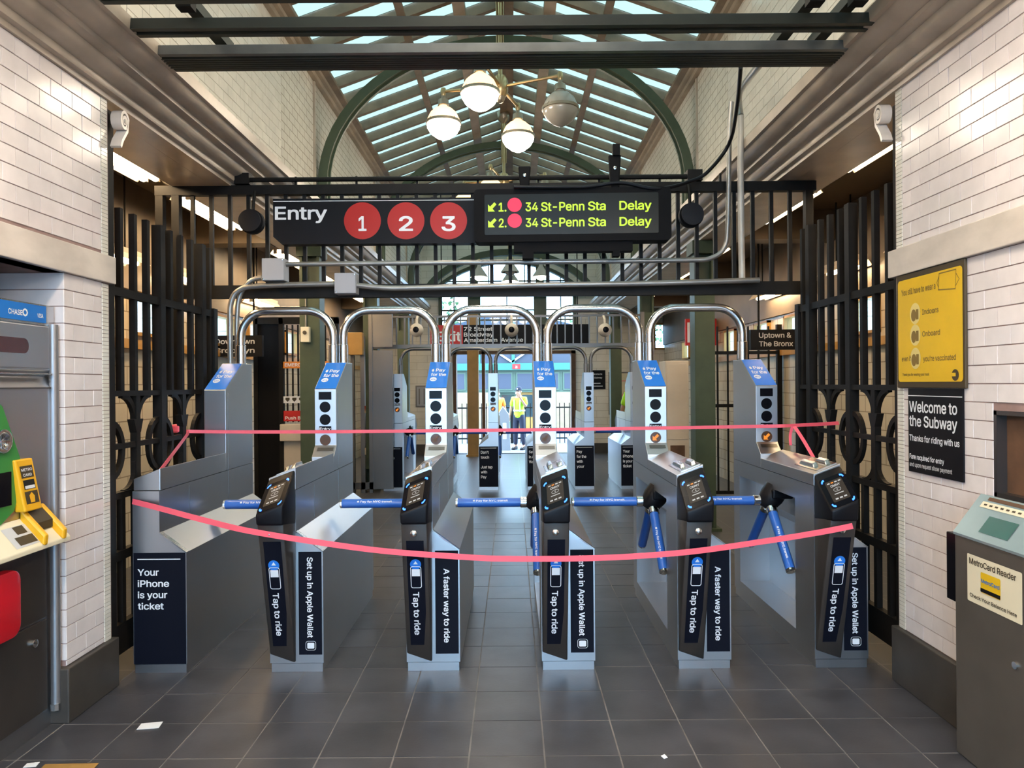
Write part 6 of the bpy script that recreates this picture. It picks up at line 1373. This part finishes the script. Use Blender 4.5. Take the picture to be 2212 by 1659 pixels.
# ================================================================== street outside
GZ = -0.15
struct('ground_street', B(-30, 30, FAR + 0.25, 60, GZ - 0.2, GZ), 'pavement', 'pale paved plaza outside the street door', 'ground')
t = thing('street_fence', 'black iron fence on the plaza outside the street door', 'fence', (-3.4, 20.6, GZ))
me = railing_bar(1.15, 0.022).mesh('bar', 'iron')
for k in range(50): link('bar', me, t, (0.14 * k, 0, 0))
for z in (0.12, 1.0): B(0, 7.0, -0.02, 0.02, z, z + 0.04).build('rail', 'iron', t)
for k in range(5): B(1.7 * k - 0.03, 1.7 * k + 0.03, -0.03, 0.03, 0, 1.25).build('post', 'iron', t)
BD = 26.0
t = thing('head_house', 'tan station building with teal gutter across the plaza', 'building', (0, BD, GZ))
B(-6, -0.55, 0, 3, 0, 1.40).build('wall', 'stucco', t); B(1.0, 6, 0, 3, 0, 1.40).build('wall', 'stucco', t); B(-0.55, 1.0, 0.3, 3, 0, 1.40).build('wall', 'stucco', t)
B(-6, 6, 0.05, 3, 1.40, 2.20).build('window_band', 'shop_green', t)
for k in range(14):
    x = -5.8 + 0.85 * k
    f = B(x, x + 0.72, 0.0, 0.06, 1.47, 2.12).build('window_frame', 'shop_green', t); B(x + 0.05, x + 0.67, -0.01, 0.02, 1.52, 2.07).build('pane', 'gable_glass', f)
B(-6.1, 6.1, -0.15, 3.1, 2.20, 2.45).build('gutter', 'teal_trim', t)
for k, x in enumerate((-0.5, 0.25)):
    d_ = B(x, x + 0.70, 0.2, 0.28, 0, 1.40).build('door_leaf', 'brown_col' if k else 'shop_green', t); B(x + 0.12, x + 0.58, 0.18, 0.2, 0.5, 1.3).build('pane', 'dark_glass', d_)
roof2 = MB().prism([(-6.1, 2.45), (6.1, 2.45), (3.2, 3.6), (0.9, 4.2), (-0.9, 4.2), (-3.2, 3.6)], 'Y', 0.1, 2.9).build('gable', 'gable_glass', t)
for x in (-4.4, -2.9, -1.2, 0.05, 1.3, 3.0, 4.4): B(x - 0.06, x + 0.06, 0.02, 0.1, 2.45, 2.45 + 1.75 * (1 - abs(x) / 6.4)).build('gable_mullion', 'teal_trim', roof2)
for s in (-1, 1): MB().bar([(s * 1.2, 0.05, 3.3), (0.0, 0.05, 2.5)], 0.06, 0.06).build('gable_brace', 'white_print', roof2)
MB().box(0.02, 0.30, -0.17, -0.15, 2.24, 2.42).build('plaque', 'red_sign', t); p = Print(plane_frame((0, -0.17, 0), (1, 0, 0), (0, 0, 1)), t); p.text('3', 0.16, 2.27, 0.08, 0.16, 0.01, 0.003, 0, 'c'); p.build('lettering', 'white_print')
B(3.0, 3.35, -0.02, 0, 0.75, 1.15).build('wall_notice', 'cream', t)
# kiosk box by the fence
t = thing('kiosk_box', 'grey sloping kiosk box standing on the plaza', 'kiosk', (-0.28, 17.6, GZ))
MB().prism([(-0.20, 0), (0.24, 0), (0.20, 0.95), (0.05, 1.15), (-0.08, 0.95)], 'Y', 0, 0.35).build('box_body', 'box_grey', t, bevel=0.01); p = Print(plane_frame((0, 0, 0), (1, 0, 0), (0, 0, 1)), t); p.rr(0.04, 0.35, 0.14, 0.75, 0.02, 0.004); p.build('label_sheet', 'white_print')

# trees beyond the plaza
def tree(x, y, h, r, label):
    t = thing('street_tree', label, 'tree', (x, y, GZ), 0, 'trees beyond the plaza')
    MB().tube([(0, 0, 0), (0.08, 0, h * 0.3), (-0.05, 0.05, h * 0.6), (0.05, 0, h * 0.85)], [0.16, 0.13, 0.09, 0.04], 8).build('trunk', 'bark', t, smooth=True)
    rr = random.Random(int(x * 10)); mb = MB()
    for k in range(900):
        a, e, q = rr.uniform(0, 2 * PI), rr.uniform(-0.5, 1.3), rr.uniform(0.4, 1) ** 0.6 * r
        c = Vector((math.cos(a) * math.cos(e) * q, math.sin(a) * math.cos(e) * q, h * 0.72 + math.sin(e) * q * 0.9))
        u = Vector((rr.gauss(0, 1), rr.gauss(0, 1), rr.gauss(0, 1))).normalized() * 0.10; v = u.orthogonal().normalized() * 0.16
        mb.add([c - u, c + v * 0.4, c + u, c - v], [(0, 1, 2, 3)])
    o = mb.build('crown', 'leaf', t); o['kind'] = 'stuff'
tree(-4.5, 31, 6.5, 2.3, 'leafy street tree beyond the plaza on the ticket machine side')
tree(4.8, 33, 6.0, 2.2, 'leafy street tree beyond the plaza on the poster side')

# ================================================================== people
def skin_mesh(name, joints, edges, radii, m, parent, root, sub=2):
    me = bpy.data.meshes.new(name); me.from_pydata([tuple(j) for j in joints], edges, []); me.materials.append(MATS[m]); me.update()
    o = link(name, me, parent)
    sk = o.modifiers.new('skin', 'SKIN'); sk.use_smooth_shade = True
    for i, sv in enumerate(me.skin_vertices[0].data):
        r = radii[i]; sv.radius = r if isinstance(r, tuple) else (r, r); sv.use_root = (i == root)
    ss = o.modifiers.new('subsurf', 'SUBSURF'); ss.levels = sub; ss.render_levels = sub
    return o
def hand(t, wrist, dirv, side, m='skin'):
    d = Vector(dirv).normalized(); s = d.orthogonal().normalized() if abs(d.z) < 0.9 else Vector((0, 1, 0)); n = d.cross(s).normalized()
    w = Vector(wrist); mb = MB()
    mb.bar([w - d * 0.01, w + d * 0.03, w + d * 0.085], 0.072, 0.026, tuple(s))
    for k, (off, ln) in enumerate(((-0.028, 0.060), (-0.009, 0.072), (0.010, 0.068), (0.028, 0.052))):
        b = w + d * 0.08 + s * off; c = b + d * ln * 0.5 + n * 0.008; e = b + d * ln * 0.85 + n * 0.030
        mb.tube([b, c, e], [0.0095, 0.009, 0.0065], 6)
    b = w + d * 0.02 + s * -0.034; mb.tube([b, b + d * 0.035 - s * 0.022, b + d * 0.065 - s * 0.024 + n * 0.012], [0.012, 0.010, 0.007], 6)
    mb.build('hand', m, t, smooth=True)
def person(x, y, z, rz, H, label, shirt, pants, cap=True, raised=True):
    t = thing('person', label, 'person', (x, y, z), rz); s = H / 1.75; t.scale = (s, s, s)
    # joints; the figure faces -y
    pel, wai, che, nb_, nk, hd, ht = (0, 0, .95), (0, 0, 1.10), (0, -.005, 1.30), (0, 0, 1.45), (0, -.01, 1.52), (0, -.025, 1.62), (0, -.02, 1.70)
    el, wl = (-.26, .02, 1.16), (-.27, -.05, .92)
    er, wr = ((.25, -.08, 1.20), (.10, -.21, 1.50)) if raised else ((.26, .02, 1.16), (.27, -.04, .92))
    J = [pel, wai, che, nb_, nk, hd, ht, (-.17, 0, 1.41), el, wl, (.17, 0, 1.41), er, wr, (-.09, 0, .90), (-.11, -.01, .50), (-.12, .02, .09), (-.13, -.13, .04), (.09, 0, .90), (.11, -.01, .50), (.13, .02, .09), (.14, -.13, .04)]
    E = [(0, 1), (1, 2), (2, 3), (3, 4), (4, 5), (5, 6), (3, 7), (7, 8), (8, 9), (3, 10), (10, 11), (11, 12), (0, 13), (13, 14), (14, 15), (15, 16), (0, 17), (17, 18), (18, 19), (19, 20)]
    R = [.12, .115, .13, .07, .052, (.075, .092), (.06, .075), .06, .042, .028, .06, .042, .028, .085, .058, .04, .03, .085, .058, .04, .03]
    skin_mesh('body', J, E, R, 'skin', t, 0)
    hand(t, wl, Vector(wl) - Vector(el), -1); hand(t, wr, Vector(wr) - Vector(er), 1)
    # shirt
    mix = lambda a, b, k: tuple(Vector(a).lerp(Vector(b), k))
    SJ = [(0, 0, .86), (0, 0, .96), wai, che, (0, 0, 1.44), (-.17, 0, 1.42), mix((-.17, 0, 1.41), el, .85), (.17, 0, 1.42), mix((.17, 0, 1.41), er, .85)]
    skin_mesh('shirt', SJ, [(0, 1), (1, 2), (2, 3), (3, 4), (4, 5), (5, 6), (4, 7), (7, 8)], [(.165, .135), (.168, .135), (.16, .125), (.17, .135), .10, .085, .068, .085, .068], shirt, t, 0)
    PJ = [(0, 0, 1.06), (0, 0, .93), (-.09, 0, .87), J[14], (-.12, .015, .12), (.09, 0, .87), J[18], (.13, .015, .12)]
    skin_mesh('trousers', PJ, [(0, 1), (1, 2), (2, 3), (3, 4), (1, 5), (5, 6), (6, 7)], [(.15, .12), (.15, .125), .105, .078, .062, .105, .078, .062], pants, t, 0)
    for a in (-.125, .135): MB().prism([(.07, 0), (.07, .08), (-.02, .10), (-.17, .05), (-.19, 0)], 'X', a - .045, a + .045).build('shoe', 'black', t, bevel=0.012, seg=2, smooth=True)
    if cap:
        MB().lathe([(.093, 1.655), (.094, 1.69), (.080, 1.735), (.045, 1.765), (.003, 1.775)], (0, -.02, 0), 18).build('cap', 'navy', t, smooth=True)
        MB().prism([(-.08, -.08), (.08, -.08), (.06, -.19), (-.06, -.19)], 'Z', 1.655, 1.668).build('cap_brim', 'navy', t)
        MB().lathe([(.022, 0), (.02, .004), (.003, .005)], (0.0, -.113, 1.70), 12, 'Y').build('cap_badge', 'white_print', t)
    else:
        MB().lathe([(.085, 1.60), (.092, 1.66), (.080, 1.72), (.045, 1.745), (.003, 1.75)], (0, .005, 0), 16).build('hair', 'dark_ink', t, smooth=True)
    # face: nose, eyes, ears, mask
    MB().hexa([(-.012, -.095, 1.60), (.012, -.095, 1.60), (.012, -.10, 1.60), (-.012, -.10, 1.60)], [(-.006, -.09, 1.645), (.006, -.09, 1.645), (.004, -.112, 1.612), (-.004, -.112, 1.612)]).build('nose', 'skin', t)
    for a in (-.03, .03): MB().lathe([(.011, 0), (.008, .004), (.001, .006)], (a, -.104, 1.638), 10, 'Y').build('eye', 'dark_ink', t)
    for a in (-.078, .078): MB().lathe([(.02, -.006), (.026, 0), (.02, .006)], (a, -.01, 1.62), 10, 'X').build('ear', 'skin', t, smooth=True)
    MB().prism([(-.06, 1.555), (.06, 1.555), (.065, 1.605), (.02, 1.622), (-.02, 1.622), (-.065, 1.605)], 'Y', -.125, -.06).build('face_mask', 'mask_white', t, bevel=0.01)
    if shirt == 'lime':
        for a in (-.085, .085): MB().bar([(a, -.128, 1.06), (a * 1.05, -.150, 1.25), (a * 1.05, -.125, 1.40)], 0.035, 0.004, (1, 0, 0)).build('reflective_strip', 'silver_strip', t)
        MB().lathe([(.178, 1.075), (.178, 1.115)], (0, 0, 0), 20).build('reflective_belt', 'silver_strip', t).scale = (1.0, 0.80, 1)
    return t
person(at(1122, 968, 18.6).x, 18.6, GZ, math.radians(-25), 1.62, 'person in lime safety shirt and navy cap outside the street door, hand raised', 'lime', 'navy')
person(at(1074, 968, 19.3).x, 19.3, GZ, math.radians(20), 1.58, 'person in orange top mostly hidden behind a far turnstile tower', 'orange', 'navy', False, False)
person(at(1374, 900, 12.6).x, 12.6, 0, math.radians(150), 1.66, 'person in lime top half hidden behind a front turnstile tower', 'lime', 'navy', True, False)
